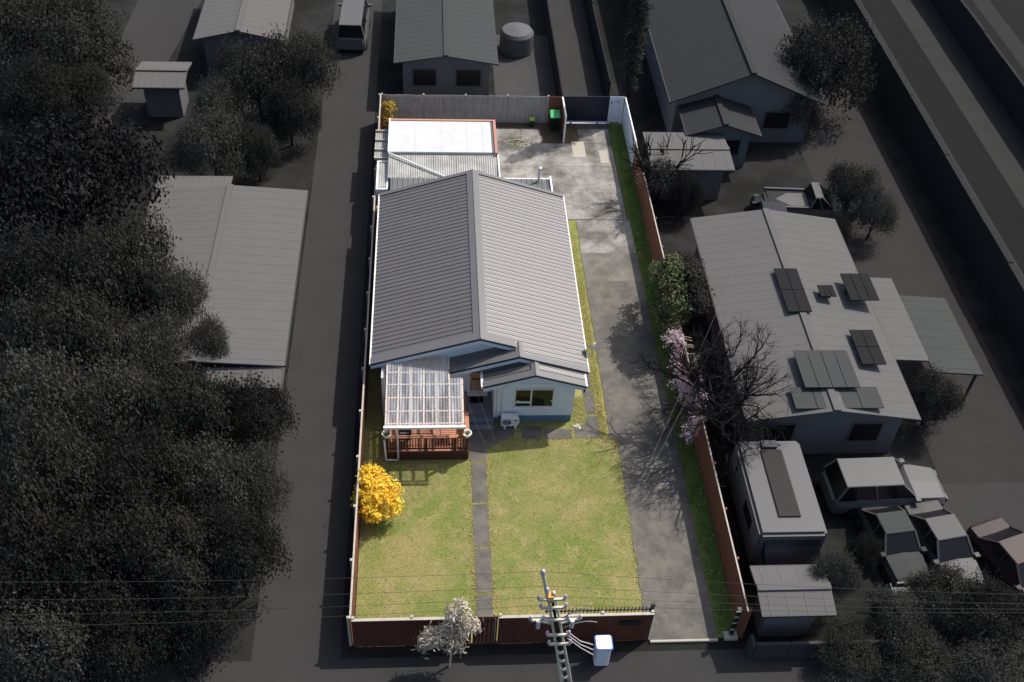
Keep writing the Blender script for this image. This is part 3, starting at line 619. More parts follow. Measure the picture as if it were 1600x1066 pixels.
fence('rear_fence', 'short brown paling run behind the green lidded bin', (6.92, Y1), (7.62, Y1), 1.82, M_fbrown, None, side=1, posts=False)
gf = fence('gate_fence', 'short brown return fence with white capping beside the navy gate', (7.68, 53.35), (7.68, Y1 - .03), 1.8, M_fbrown, M_white, side=1, capw=.09, span=2.1, posts=False)
MB().box(7.63, 7.73, 53.26, 53.34, 0, 1.82).build('end_post', M_white, gf)
FY = Y0
ff = fence('front_fence', 'dark brown front paling fence with pale capping left of the entry gate', (X0 + .03, FY), (1.35, FY), 1.8, M_ffront, M_cap, side=1, gap=-.003, span=2.15, postm=M_cap, capw=.11, posth=.05)
fence('front_fence', 'dark brown front paling fence behind the utility pole', (2.33, FY), (7.95, FY), 1.8, M_ffront, M_cap, side=1, gap=-.003, span=1.9, postm=M_cap, capw=.11, posth=.05)
pg = thing('entry_gate', 'narrow dark brown boarded gate in the front fence at the path', 'gate', (1.84, FY + .05, 0))
for i in range(6): MB().box(1.41 + i*.148, 1.553 + i*.148, FY + .04, FY + .065, -.03, 1.76).build('board', M_ffront, pg)
for z in (.3, 1.4): MB().box(1.42, 2.26, FY + .07, FY + .11, z, z + .09).build('rail', M_ffront, pg)
MB().box(2.2, 2.225, FY - .0, FY + .035, .2, 1.7).build('gate_stop', M_cap, pg)
# parked sliding gate behind the front fence
sg = thing('driveway_gate', 'black steel driveway gate with spiked pickets parked behind front fence', 'gate', (5.9, 20.98, 0))
for z in (.12, 1.05, 1.72): MB().box(4.0, 7.92, 20.96, 21.0, z, z + .05).build('rail', M_black, sg)
spk = MB().box(-.012, .012, -.012, .012, .12, 1.86); spk.add([(-.02,-.02,1.86),(.02,-.02,1.86),(.02,.02,1.86),(-.02,.02,1.86),(0,0,1.97)], [(0,1,4),(1,2,4),(2,3,4),(3,0,4),(3,2,1,0)])
sm = spk.mesh('picket', M_black); x = 4.06
while x < 7.9: inst(sm, 'picket', Vector((x, 20.98, 0)) - off(sg), sg); x += .135
MB().box(7.86, 7.98, 20.93, 21.05, 0.02, 2.12).build('gate_post', M_black, sg)
for x in (4.3, 7.5): MB().tube([(x, 20.96, .07), (x, 21.0, .07)], .06, 12).build('wheel', M_black, sg)
MB().box(6.9, 7.6, FY - .06, FY - .03, 1.3, 1.5)
lb = own(MB().box(6.75, 7.5, FY - .07, FY - .02, 1.15, 1.42).build('letter_slot', M_black), 'black letterbox plate on the front fence beside the driveway', 'letterbox')
ep = thing('gate_receiver_post', 'black steel gate post with pale fittings at the driveway mouth', 'gate post', (11.12, 20.86, 0))
MB().box(11.05, 11.2, 20.8, 20.95, .1, 1.8).build('post', M_black, ep)
MB().box(10.85, 11.36, 20.66, 20.98, -.05, .1).build('footing', M_newc, ep)
for z in (.5, .95, 1.35, 1.72): MB().box(11.0, 11.16, 20.77, 20.8, z, z + .05).build('fitting', M_cap, ep)
# white fence, navy gate
wf = fence('white_fence', 'white painted panel fence at the rear end of the grass strip', (11.42, 50.82), (11.42, Y1), 1.8, M_wfence, M_white, side=-1, pw=1.14, gap=.004, capw=.07, jz=0, posts=False)
wp = thing('white_gate_panel', 'white painted panel with house number beside the navy gate', 'panel', (10.95, Y1, 0))
MB().box(10.5, 11.36, Y1 - .03, Y1 + .03, .1, 1.8).build('board', M_wfence, wp); MB().box(10.5, 11.36, Y1 - .05, Y1 + .05, 1.8, 1.84).build('cap', M_white, wp)
for x in (10.5, 11.22): MB().box(x, x + .12, Y1 - .06, Y1 - .03, 0, 1.8).build('post', M_wfence, wp)
MB().box(10.6, 11.22, Y1 - .055, Y1 - .03, .16, .24).build('rail', M_white, wp)
MB().prism([(10.56, Y1 - .065, 1.42), (10.68, Y1 - .065, 1.42), (10.62, Y1 - .065, 1.56)], (0, .03, 0)).build('emblem', M_navy, wp)
cu = bpy.data.curves.new('number', 'FONT'); cu.body = '110'; cu.size = .24; cu.extrude = .004
to = bpy.data.objects.new('number_tmp', cu); COL.objects.link(to); bpy.context.view_layer.update()
tm = bpy.data.meshes.new_from_object(to.evaluated_get(bpy.context.evaluated_depsgraph_get())); bpy.data.objects.remove(to); tm.materials.append(M_navy)
inst(tm, 'number', Vector((10.74, Y1 - .036, 1.46)) - off(wp), wp, (math.pi/2, 0, 0))
ng = thing('navy_gate', 'dark navy boarded sliding gate at the rear of the yard', 'gate', (9.1, Y1, 0))
for i in range(12):
    x = 7.74 + i * .229; MB().box(x, x + .226, Y1 - .012 + rng.normal()*.001, Y1 + .012, .12, 1.8).build('board', M_ngate, ng)
MB().box(7.74, 10.48, Y1 - .05, Y1 - .014, .08, .15).build('bottom_rail', M_white, ng); MB().box(7.74, 10.48, Y1 - .03, Y1 + .03, 1.8, 1.85).build('top_rail', M_ngate, ng)
for x in (8.3, 9.9): MB().tube([(x, Y1 - .03, .06), (x, Y1 + .01, .06)], .06, 12).build('wheel', M_black, ng)
MB().box(7.76, 10.45, Y1 - .06, Y1 + .04, -.02, .012).build('track', M_alu, ng)

# bins
def bin_(loc, s, label, lidm):
    x, y = loc; t = thing('wheelie_bin', label, 'bin', (x, y, 0))
    w0, w1, h = .22*s, .285*s, .95*s
    vs = [(x+sx*w0, y+sy*w0*1.1, .03) for sx, sy in ((-1,-1),(1,-1),(1,1),(-1,1))] + [(x+sx*w1, y+sy*w1*1.15, h) for sx, sy in ((-1,-1),(1,-1),(1,1),(-1,1))]
    MB().add(vs, [(0,3,2,1),(4,5,6,7),(0,1,5,4),(1,2,6,5),(2,3,7,6),(3,0,4,7)]).build('body', M_bin, t, bevel=.02)
    l = .3*s; vs = [(x-l, y-l*1.2, h), (x+l, y-l*1.2, h), (x+l, y+l*1.2, h), (x-l, y+l*1.2, h), (x-l, y-l*1.2, h+.05*s), (x+l, y-l*1.2, h+.05*s), (x+l, y+l*1.2, h+.16*s), (x-l, y+l*1.2, h+.16*s)]
    MB().add(vs, [(0,3,2,1),(4,5,6,7),(0,1,5,4),(1,2,6,5),(2,3,7,6),(3,0,4,7)]).build('lid', lidm, t, bevel=.02)
    for sx in (-1, 1): MB().tube([(x+sx*.2*s, y+.27*s, .1*s), (x+sx*.27*s, y+.27*s, .1*s)], .1*s, 12).build('wheel', M_black, t)
    MB().tube([(x-.24*s, y+.36*s, h+.02), (x+.24*s, y+.36*s, h+.02)], .018, 6).build('handle', M_bin, t)
bin_((7.24, 54.75), 1.0, 'dark wheelie bin with bright green lid beside the brown fence', M_lid)
bin_((5.92, 55.02), .5, 'small food scraps bin with lime green lid by grey fence', M_lime)

# ================================================================== UTILITY POLE
PB = Vector((4.75, 19.13, 0)); PT = Vector((3.65, 18.6, 6.75)); PD = (PT - PB)
pole = thing('utility_pole', 'pale leaning utility pole with crossarms and insulators at the street', 'utility pole', PB)
ax_ = Vector((1, 0, 0)); 
for s in (-1, 1): MB().bar(PB + ax_*s*.17, PT + ax_*s*.11, .075, .11, upv=(0, 1, 0)).build('pole_leg', M_polec, pole)
MB().bar(PB + Vector((0, .05, 0)), PB + PD*.985 + Vector((0, .05, 0)), .1, .04, upv=(0, 1, 0)).build('pole_web', M_poled, pole)
for k in range(5): 
    c = PB + PD * (.06 + k * .1); MB().bar(c - ax_*.15, c + ax_*.15, .08, .1).build('web_block', M_polec, pole)
top = PT + Vector((-.3, .1, .85)); MB().bar(PT - ax_*.13 - PD*.05, top, .1).build('top_extension', M_polec, pole)
def insul(c, r=.07):
    MB().lathe(c, [(.03, 0), (r, .03), (r*.55, .07), (r*.9, .1), (r*.5, .14), (r*.75, .17), (.02, .22)], 10).build('insulator', M_porc, pole, smooth=True)
insul(top, .09); insul(PT - ax_*.13 + Vector((0, -.02, .05)), .09)
MB().box(PT.x - .09, PT.x + .1, PT.y - .14, PT.y + .1, PT.z - .42, PT.z - .1).build('warning_plate', mat('orange_plate', (.6, .3, .08), .6), pole)
arms = []
def arm(t, l, m=M_polec, dz=0):
    c = PB + PD * t; p, q = c - ax_*l + Vector((0, -.14, 0)), c + ax_*l + Vector((0, -.14, 0))
    MB().bar(p, q, .075, .09).build('crossarm', m, pole); arms.append((p, q)); return p, q
for t, l in ((.965, .42), (.885, .4), (.6, .36), (.5, .36)):
    for e in arm(t, l): insul(e + Vector((0, 0, .04)), .06)
p, q = arm(.76, .8)
for f in (0, .25, .75, 1): insul(p.lerp(q, f) + Vector((0, 0, .05)), .07)
c = PB + PD * .76
for s in (-1, 1): MB().bar(c + ax_*s*.6 + Vector((0, -.14, -.03)), PB + PD*.68 + ax_*s*.15, .05).build('arm_brace', M_polec, pole)
for s in (-1, 1): MB().tube([c + ax_*s*.55 + Vector((0, -.2, .05)), c + ax_*s*.55 + Vector((0, -.2, -.35))], .07, 10).build('fuse_holder', M_alu, pole)
# wires
def wire(a, b, sag, r=.009, m=None, name='wire', lab='thin dark overhead wire strung from the utility pole over the lawn'):
    a = Vector(a); b = Vector(b); n = 24
    o = MB().tube([a.lerp(b, i/n) - Vector((0, 0, 4 * sag * (i/n) * (1 - i/n))) for i in range(n+1)], r, 4).build('overhead_wire', m or M_wire)
    own(o, lab, 'wire', 'overhead wires from the utility pole', base=a); return o
hs = [top, PT - ax_*.13 + Vector((0, 0, .2))] + [e for pq in (arms[0], arms[1]) for e in pq]
SP = ('tip insulator', 'upper insulator', 'top crossarm', 'second crossarm')
for i, e in enumerate((hs[0], hs[1], hs[2], hs[4])): wire(e + Vector((0, 0, .15)), e + Vector((-38, 1.5 - i*.3, -.1)), .9, .006, lab='thin dark wire from the pole %s over the lawn towards the grove' % SP[i])
for i, e in enumerate((hs[0], hs[1], hs[3], hs[5])): wire(e + Vector((0, 0, .15)), e + Vector((38, -1.2 + i*.4, -.4)), .9, .006, lab='thin dark wire from the pole %s over the driveway towards the carport' % SP[i])
wire(q + Vector((-.3, 0, .1)), (1.5, YE - .04, 2.75), .35, .002, M_wirel, lab='pale service wire running from the utility pole to the entry gable')
wire(q + Vector((-.6, 0, .1)), (.6, YF - .05, 3.5), .35, .002, M_wirel, lab='pale service wire running from the utility pole to the main gable')
wire(q + Vector((-.1, 0, .1)), (14.2, 38.2, 3.1), .5, .003, M_wirel, lab='pale service wire crossing the driveway to the neighbouring solar roof')
wire(q + Vector((-.2, 0, .0)), (14.2, 36.9, 3.1), .5, .003, M_wirel, lab='lower pale service wire crossing the driveway to the neighbouring solar roof')
# curled tails of cable at the pole
for k, (t, dx, dz) in enumerate(((.78, .95, .55), (.68, 1.05, .35))):
    c = PB + PD*t + ax_*.25; MB().tube([c + Vector((dx*s, -.15, dz*math.sin(s*2.2))) for s in np.linspace(0, 1, 9)], .02, 6).build('cable_tail', M_wirel, pole)
for k in range(3):
    c = PB + PD*(.6 - .04*k) + ax_*.3; MB().tube([c, c + Vector((.5, -.1, -.5)), c + Vector((.95, -.1, -.75 - .1*k))], .015, 5).build('cable_tail', M_porc, pole)

# roadside cabinet
cb = thing('street_cabinet', 'white rounded street cabinet with blue rim before the front fence', 'cabinet', (6.0, 20.1, 0))
c = G(943, 1000, 1.2)
def rr(x, y, w_, d_, r, n=5):
    return [(x + sx*(w_-r) + r*math.cos(a), y + sy*(d_-r) + r*math.sin(a)) for sx, sy, a0 in ((1,1,0),(-1,1,1),(-1,-1,2),(1,-1,3)) for a in [math.pi/2*(a0 + i/n) for i in range(n+1)]]
cb.location = (c.x, c.y - .1, 0); OFF[cb.name] = Vector(cb.location)
MB().prism([(x, y, 0) for x, y in rr(c.x, c.y - .1, .27, .26, .08)], (0, 0, 1.14)).build('body', M_wfence, cb)
MB().prism([(x, y, 1.141) for x, y in rr(c.x, c.y - .1, .32, .31, .1)], (0, 0, .05)).build('rim', M_bluetr, cb)
MB().prism([(x, y, 1.192) for x, y in rr(c.x, c.y - .1, .28, .27, .08)], (0, 0, .03)).build('lid', M_cabin, cb)

# ================================================================== GARDEN PLANTS
def plant(name, label, cat, base, lobes, ncl, nl, rc, size, lm, barkm, aspect=.45, trunk_h=1., tr=.05, group=None, depth=2, crown='crown', bend=.25, jit=.6, dirs=4):
    t = thing(name, label, cat, base, group); b = Vector(base); mb = MB()
    L = np.array(lobes); c = Vector(L[:, :3].mean(0)); 
    mb.tube([b - Vector((0, 0, .05)), b.lerp(c, .35) + Vector((.04, .03, 0)), b.lerp(c, .7)], tr, 8, r2=tr*.6)
    for l in L:
        for k in range(max(1, dirs // len(L) + 1)):
            e = Vector(l[:3]) + Vector(rng.normal(size=3) * l[3:] * .45); s = b.lerp(c, rng.uniform(.3, .7)); mb.tube([s, s.lerp(e, .5) + Vector(rng.normal(size=3) * .08), e], tr*.55, 6, r2=tr*.15)
    mb.build('trunk', barkm, t)
    P, N, T = clumps(lobes, ncl, nl, rc)
    P[:, 2] = np.maximum(P[:, 2], .05)
    link(bpy.data.objects.new(crown, leaves_mesh(crown, P - np.array(off(t)), N, size, lm, aspect, T, bend, jit)), t); return t
L_yel = leafmat('yellow_leaf', A(228, 172, 30, .95), A(252, 218, 82, .95), .5, .25)
plant('yellow_shrub', 'bright golden yellow leafed shrub against the left fence', 'shrub', (-2.2, 26.6, 0),
      [(-2.3, 26.75, 1.05, .8, .85, .9), (-2.5, 27.3, 1.55, .5, .5, .5), (-1.95, 26.5, .8, .65, .65, .65), (-2.45, 26.1, .9, .45, .5, .6), (-1.8, 27.0, 1.3, .45, .4, .4)], 290, 24, .085, .15, L_yel, M_bark, .42, tr=.05)
L_sil = leafmat('silver_leaf', A(110, 98, 80, 1.1), A(232, 222, 202, 1.1), .5, .15)
plant('silver_tree', 'small silvery leafed tree standing outside the front fence', 'tree', (.55, 19.9, 0),
      [(.3, 19.95, 1.85, .75, .42, .4), (.75, 20.2, 2.3, .5, .4, .4), (1.25, 20.15, 2.2, .3, .3, .4), (.85, 20.35, 3.0, .38, .35, .3), (-.2, 19.85, 1.45, .4, .3, .4), (.75, 19.9, 1.5, .4, .3, .35)], 135, 17, .085, .2, L_sil, M_pale, .24, tr=.045)
L_ever = leafmat('evergreen_leaf', A(30, 38, 20, 1.3), A(112, 120, 72, 1.3), .5, .05, .25)
plant('evergreen_tree', 'glossy dark green leafed tree rising over the brown side fence', 'tree', (11.1, 37.3, 0),
      [(11.0, 38.3, 2.2, .75, .95, 1.1), (11.15, 37.2, 2.7, .8, .9, 1.1), (11.05, 36.2, 2.3, .75, .8, 1.0), (10.95, 37.2, 1.4, .5, 1.0, .7), (11.05, 39.6, 1.7, .5, .6, .6), (11.2, 38.0, 3.3, .6, .8, .6), (10.75, 35.6, 1.9, .45, .5, .6)], 560, 14, .11, .15, L_ever, M_bark, .5, tr=.09)
# blossom tree outside the fence, reaching over it
bt = thing('blossom_tree', 'bare twigged tree with pink blossom hanging over the brown fence', 'tree', (12.45, 30.6, -.06))
N_twig = mat('dimmed_twig', D(46, (1.05, 1, 1)), .9, .1)
mb = MB(); tips = []
branches(mb, (12.45, 30.6, -.1), (0, 0, 1), 1.4, .13, 0)
for k in range(10):
    a = k / 10 * 2 * math.pi; d = (math.cos(a) * .5 - .12, math.sin(a) * 1.15 - .05, .75)
    branches(mb, (12.45, 30.6, 1.2), d, 2.0, .1, 4, .55, 4, .08, .7, tips)
mb.build('branches', N_twig, bt)
mb = MB(); tp2 = []
for k in range(24):
    y0 = 30.4 + k * .2; branches(mb, (11.8, y0, 1.5 + rng.uniform(0, .6)), (-.75, -.2 + rng.normal()*.3, .2), .8, .016, 2, .6, 3, .03, .6, tp2)
mb.build('twigs', M_pale, bt)
L_pink = leafmat('blossom_pink', A(196, 164, 176, 1.0), A(242, 224, 232, 1.0), .7, .3, .1)
tt = np.array([list(p) for p in tp2]); tt = tt[(tt[:, 0] < 11.6)]
P = np.repeat(tt, 11, 0) + rng.normal(size=(len(tt)*11, 3)) * .055
dense = ((P[:, 1] < 32.0) & (rng.uniform(size=len(P)) < .9)) | (rng.uniform(size=len(P)) < .4); P = P[dense]
link(bpy.data.objects.new('blossom', leaves_mesh('blossom', P - np.array(off(bt)), np.tile([-.3, -.5, .8], (len(P), 1)), .06, L_pink, .8, None, .2, .8)), bt)
# spiky bare tree farther back
bt = thing('bare_tree', 'leafless spiky tree behind the fence near the white panels', 'tree', (12.3, 47.6, -.06)); mb = MB()
branches(mb, (12.3, 47.6, -.1), (0, 0, 1), 1.6, .1, 0)
for k in range(7):
    a = k / 7 * 2 * math.pi; branches(mb, (12.3, 47.6, 1.4), (math.cos(a) * .8 - .3, math.sin(a) * .9, .55), 1.7, .085, 2, .45, 3, .1, .7)
mb.build('branches', N_bark, bt)
P, N, T = clumps([(12.2, 46.9, 2.5, .7, .9, .6), (11.9, 46.2, 2.2, .5, .5, .4)], 110, 16, .12)
link(bpy.data.objects.new('leaves', leaves_mesh('leaves', P - np.array(off(bt)), N, .14, N_leaf, .5, T)), bt)
vn = thing('dead_vine', 'pale dead vine twigs straggling over the brown side fence', 'vine', (11.35, 48.2, 1.4)); mb = MB()
for k in range(9): branches(mb, (11.36, 47.4 + k*.25, 1.35 + rng.uniform(0, .4)), (-.5, rng.normal()*.6, .1 + rng.normal()*.5), .45, .012, 1, .7, 2, 0)
mb.build('twigs', M_pale, vn)['kind'] = 'stuff'
# narrow tall tree behind the rear right corner (its shadow falls over the yard)
# spiky plants
L_palm = leafmat('strap_leaf', A(90, 110, 50, 1.1), A(190, 190, 110, 1.1), .5, .15)
def spiky(name, label, base, n, ln, wdt, m):
    t = thing(name, label, 'plant', base); mb = MB(); b = Vector(base)
    mb.tube([b - Vector((0, 0, .02)), b + Vector((0, 0, 1.2))], .06, 8, r2=.05); mb.build('stem', M_bark, t)
    mb = MB(); ti = []
    for k in range(n):
        a = rng.uniform(0, 2*math.pi); e = rng.uniform(-.2, 1.2); d = Vector((math.cos(a)*math.cos(e), math.sin(a)*math.cos(e), math.sin(e))); s = d.cross(Vector((0, 0, 1))).normalized() * wdt
        c = b + Vector((0, 0, 1.2)); p1 = c + d*ln*.55; p2 = c + d*ln - Vector((0, 0, ln*.25)); mb.add([c - s*.4, c + s*.4, p1 + s, p1 - s, p2], [(0, 1, 2, 3), (3, 2, 4)])
    o = mb.build('leaves', m, t); at = o.data.attributes.new('tint', 'FLOAT', 'POINT'); at.data.foreach_set('value', np.repeat(rng.uniform(0, 1, n), 5).astype(np.float32)); return t
spiky('cabbage_plant', 'spiky strap leafed plant between the left fence and the house', (-2.62, 45.3, 0), 46, .55, .035, L_palm)
L_gold = leafmat('gold_leaf', A(110, 95, 20, 1.1), A(205, 175, 60, 1.1), .5, .2)
plant('corner_shrub', 'golden green shrub in the rear corner beside the grey fence', 'shrub', (-2.55, 54.6, 0), [(-2.55, 54.7, 1.2, .4, .4, .5), (-2.6, 54.4, .7, .35, .4, .4)], 70, 12, .09, .16, L_gold, M_bark, .35)
# weeds in the yard
P = np.c_[rng.normal(5.0, .5, 300), rng.normal(53.1, .35, 300), np.full(300, .03)]
o = bpy.data.objects.new('yard_weeds', leaves_mesh('yard_weeds', P, np.tile([0, 0, 1.], (300, 1)), .12, L_pot, .4, None, .2, .9)); COL.objects.link(o); tag(o, 'low weeds growing in the cracks of the rear yard', 'weeds', kind='stuff')
lt_ = own(MB().tube([(4.2, 53.2, .05), (4.9, 53.5, .06), (5.4, 53.3, .05)], .03, 6).build('fallen_branch', M_pale), 'fallen branch lying on the rear yard concrete', 'branch')

# ================================================================== THE NEIGHBOURHOOD (dimming painted into its colours)
def dsheet(name, x0, x1, y0, y1, z, m): return sheet(name, rect(x0, x1, y0, y1), z, m)
dsheet('side_driveway', -6.6, -3.4, 17.5, 90, -.05, N_path)
dsheet('street', -80, 120, 3, 18.2, -.05, N_road)
dsheet('footpath', -80, 120, 18.4, 20.3, -.046, N_path)
dsheet('rear_driveway', 7.9, 10.6, 55.6, 95, -.05, N_path)
N_pat = mat('dimmed_patio', D(82), .95, .1, var=.15, vscale=.8)
dsheet('rear_patio', 3.9, 7.7, 55.6, 66, -.05, N_pat)
dsheet('side_yard', 17.5, 26.5, 18.6, 27.9, -.05, N_path)
dsheet('red_yard', 21.8, 27.0, 27.9, 60, -.05, mat('dimmed_warm_paving', D(62, (1.05, .98, .96)), .95, .1, var=.12, vscale=.7))
dsheet('grass_bank', 28.6, 31.0, -40, 220, -.05, mat('dimmed_bank', D(62, (.98, 1.01, .98)), .95, .1, var=.15, vscale=.5))
dsheet('service_lane', 31.0, 33.3, -40, 220, -.048, N_lane)
dsheet('grass_bank', 33.3, 36.2, -40, 220, -.05, MATS['dimmed_bank'])
dsheet('service_lane', 36.4, 60, -40, 220, -.048, N_lane)
dsheet('footpath', 39.5, 40.8, -40, 220, -.044, N_road)
o = sheet('side_road', [(-20.4, 52), (-17.6, 52), (-14.5, 80), (-19.5, 80)], -.05, N_path)
def slabwall(name, label, x0, x1, y0, y1, h, m, n, cat='wall', group=None):
    t = thing(name, label, cat, ((x0+x1)/2, (y0+y1)/2, -.06), group); L = (y1 - y0) / n
    me = MB().box(x0, x1, 0, L - .03, -.06, h).mesh('panel', m)
    for i in range(n): inst(me, 'panel', Vector((0, y0 + i*L, rng.normal()*.02)) - off(t), t)
    return t
slabwall('barrier_wall', 'long dark panelled barrier wall between the yards and the grass bank', 28.3, 28.6, 18, 110, 2.6, N_road, 30)
slabwall('barrier_wall', 'long dark panelled barrier wall beyond the narrow service lane', 36.2, 36.4, 30, 130, 2.2, N_road, 30)
slabwall('boundary_fence', 'dark boundary fence on the near side of the rear driveway', 7.72, 7.8, 55.7, 80, 1.6, N_fence, 10, 'fence')
slabwall('boundary_fence', 'dark boundary fence on the far side of the rear driveway', 10.75, 10.83, 57.5, 80, 1.6, N_fence, 9, 'fence')
def ribbed(pa, pb, pc, m, name, parent, pitch=.6, rh=.011):
    """ribbed roof plane: eave edge pa->pb, up-slope vector to pc (from pa)"""
    pa, pb, pc = Vector(pa), Vector(pb), Vector(pc); e = pb - pa; u = pc - pa; n = e.cross(u).normalized()
    if n.z < 0: n = -n
    k = max(2, int(e.length / pitch)); prof = [(0, 0)]
    for i in range(k):
        c = (i + .5) / k; w_ = .04 / e.length; prof += [(c - w_, 0), (c - w_*.4, rh), (c + w_*.4, rh), (c + w_, 0)]
    prof.append((1, 0)); q = len(prof); vs = [pa + e*t + n*h for t, h in prof] + [pa + e*t + u + n*h for t, h in prof]
    vs2 = [v - n*.08 for v in (pa, pb, pb + u, pa + u)]
    mb = MB().add(vs, [(i, i+1, q+i+1, q+i) for i in range(q-1)]); mb.add([pa, pb, pb + u, pa + u] + vs2, [(4,5,6,7), (0,1,5,4), (1,2,6,5), (2,3,7,6), (3,0,4,7)])
    return mb.build(name, m, parent)
def gable(name, label, x0, x1, y0, y1, ev, rise, axis, rm, wm=None, ov=.45, wins=(), cat='house', ground=-.06):
    t = thing(name, label, cat, ((x0+x1)/2, (y0+y1)/2, ground)); wm = wm or N_wall
    a0, a1, b0, b1 = x0+ov, x1-ov, y0+ov, y1-ov; mx_ = (x0+x1)/2; my = (y0+y1)/2; mb = MB()
    if axis == 'y':
        k = rise / (mx_ - x0); zz = ev + k*ov - .09
        for y in (b0, b1 - .15): mb.prism([(a0, y, ground), (a1, y, ground), (a1, y, zz), (mx_, y, ev + rise - .1), (a0, y, zz)], (0, .15, 0))
        mb.box(a0, a0+.15, b0+.15, b1-.15, ground, zz); mb.box(a1-.15, a1, b0+.15, b1-.15, ground, zz)
        mb.build('wall', wm, t)
        ribbed((x0, y0, ev), (x0, y1, ev), (mx_, y0, ev+rise), rm, 'roof_plane', t); ribbed((x1, y0, ev), (x1, y1, ev), (mx_, y0, ev+rise), rm, 'roof_plane', t)
        MB().bar((mx_, y0, ev+rise+.03), (mx_, y1, ev+rise+.03), .3, .05).build('ridge_cap', rm, t)
        for xx in (x0, x1): MB().box(xx-.06, xx+.06, y0, y1, ev-.1, ev-.005).build('gutter', N_grey, t)
        for (u0, u1, z0, z1) in wins:
            w_ = MB().box(u0, u1, b0-.04, b0+.02, z0, z1).build('window', N_white, t); MB().box(u0+.08, u1-.08, b0-.06, b0-.035, z0+.08, z1-.08).build('pane', N_glass, w_)
    else:
        k = rise / (my - y0); zz = ev + k*ov - .09
        for x in (a0, a1 - .15): mb.prism([(x, b0, ground), (x, b1, ground), (x, b1, zz), (x, my, ev + rise - .1), (x, b0, zz)], (.15, 0, 0))
        mb.box(a0+.15, a1-.15, b0, b0+.15, ground, zz); mb.box(a0+.15, a1-.15, b1-.15, b1, ground, zz); mb.build('wall', wm, t)
        ribbed((x0, y0, ev), (x1, y0, ev), (x0, my, ev+rise), rm, 'roof_plane', t); ribbed((x0, y1, ev), (x1, y1, ev), (x0, my, ev+rise), rm, 'roof_plane', t)
        MB().bar((x0, my, ev+rise+.03), (x1, my, ev+rise+.03), .3, .05).build('ridge_cap', rm, t)
        for yy in (y0, y1): MB().box(x0, x1, yy-.06, yy+.06, ev-.1, ev-.005).build('gutter', N_grey, t)
        for (u0, u1, z0, z1) in wins:
            w_ = MB().box(u0, u1, b0-.04, b0+.02, z0, z1).build('window', N_white, t); MB().box(u0+.08, u1-.08, b0-.06, b0-.035, z0+.08, z1-.08).build('pane', N_glass, w_)
    return t
# left neighbour
lh = gable('house', 'neighbouring house with wide plain pale grey roof beside the tree grove', -13.9, -6.3, 32.6, 45.0, 2.6, .3, 'y', N_roofp, wins=((-12.5, -11, .9, 2), (-9.5, -7.6, .4, 2.2)))
ribbed((-13.9, 45.05, 2.62), (-10.2, 45.05, 2.62), (-13.9, 46.3, 2.5), N_roofp, 'rear_roof', lh); MB().box(-13.5, -10.5, 44.6, 46.0, -.06, 2.4).build('rear_wall', N_wall, lh)
ribbed((-9.6, 31.6, 2.3), (-6.4, 31.6, 2.3), (-9.6, 32.62, 2.5), N_roofp, 'porch_roof', lh)
for x in (-9.4, -6.6): MB().box(x-.05, x+.05, 31.7, 31.8, -.06, 2.28).build('porch_post', N_white, lh)
# top left house, shed, van
gable('house', 'far neighbouring house with pale grey roof beyond the garden trees', -14.2, -8.9, 59.8, 70, 2.7, .6, 'y', N_roofp, wins=((-12.8, -11.6, .9, 2), (-10.8, -9.8, .9, 2)))
gable('garden_shed', 'small shed with pale roof between the side road and the trees', -17.0, -14.1, 55.2, 58.0, 2.2, .3, 'x', N_roofp, cat='shed')
# rear neighbour
rh_ = gable('house', 'rear neighbouring house with grey green roof behind the grey fence', -2.2, 3.9, 57.6, 70, 2.6, .5, 'y', N_roofm, wins=((-1.2, .3, .8, 2), (1.4, 3.0, .8, 2)))
sheet('rear_terrace', rect(-2.6, 3.9, 55.5, 57.6), -.05, N_pat)
tank = own(MB().lathe((5.5, 64.0, -.06), [(1.05, 0), (1.1, .1), (1.1, 1.3), (.95, 1.5), (.3, 1.6), (.02, 1.62)], 24).build('water_tank', N_white, smooth=False), 'round pale water tank on the patio behind the grey fence', 'tank')
# right: top house with gable front
gable('house', 'neighbouring gabled house with dark slate roof and front windows', 13.6, 22.6, 53.2, 75, 2.9, 1.9, 'y', N_roofd, wins=((15.0, 16.6, .9, 2.1), (17.6, 18.6, .4, 2.3), (19.4, 21, .9, 2.1)))
gable('house_wing', 'low front wing with grey roof before the dark slate roofed house', 14.2, 18.4, 50.6, 54.2, 2.4, .7, 'y', N_roofd, wins=((15.0, 16.0, .8, 1.9), (16.5, 17.5, .8, 1.9)))
gable('shed', 'flat pale roofed shed beside the white panel fence', 11.75, 16.3, 47.5, 51.0, 2.3, .15, 'x', N_roofp, cat='shed')
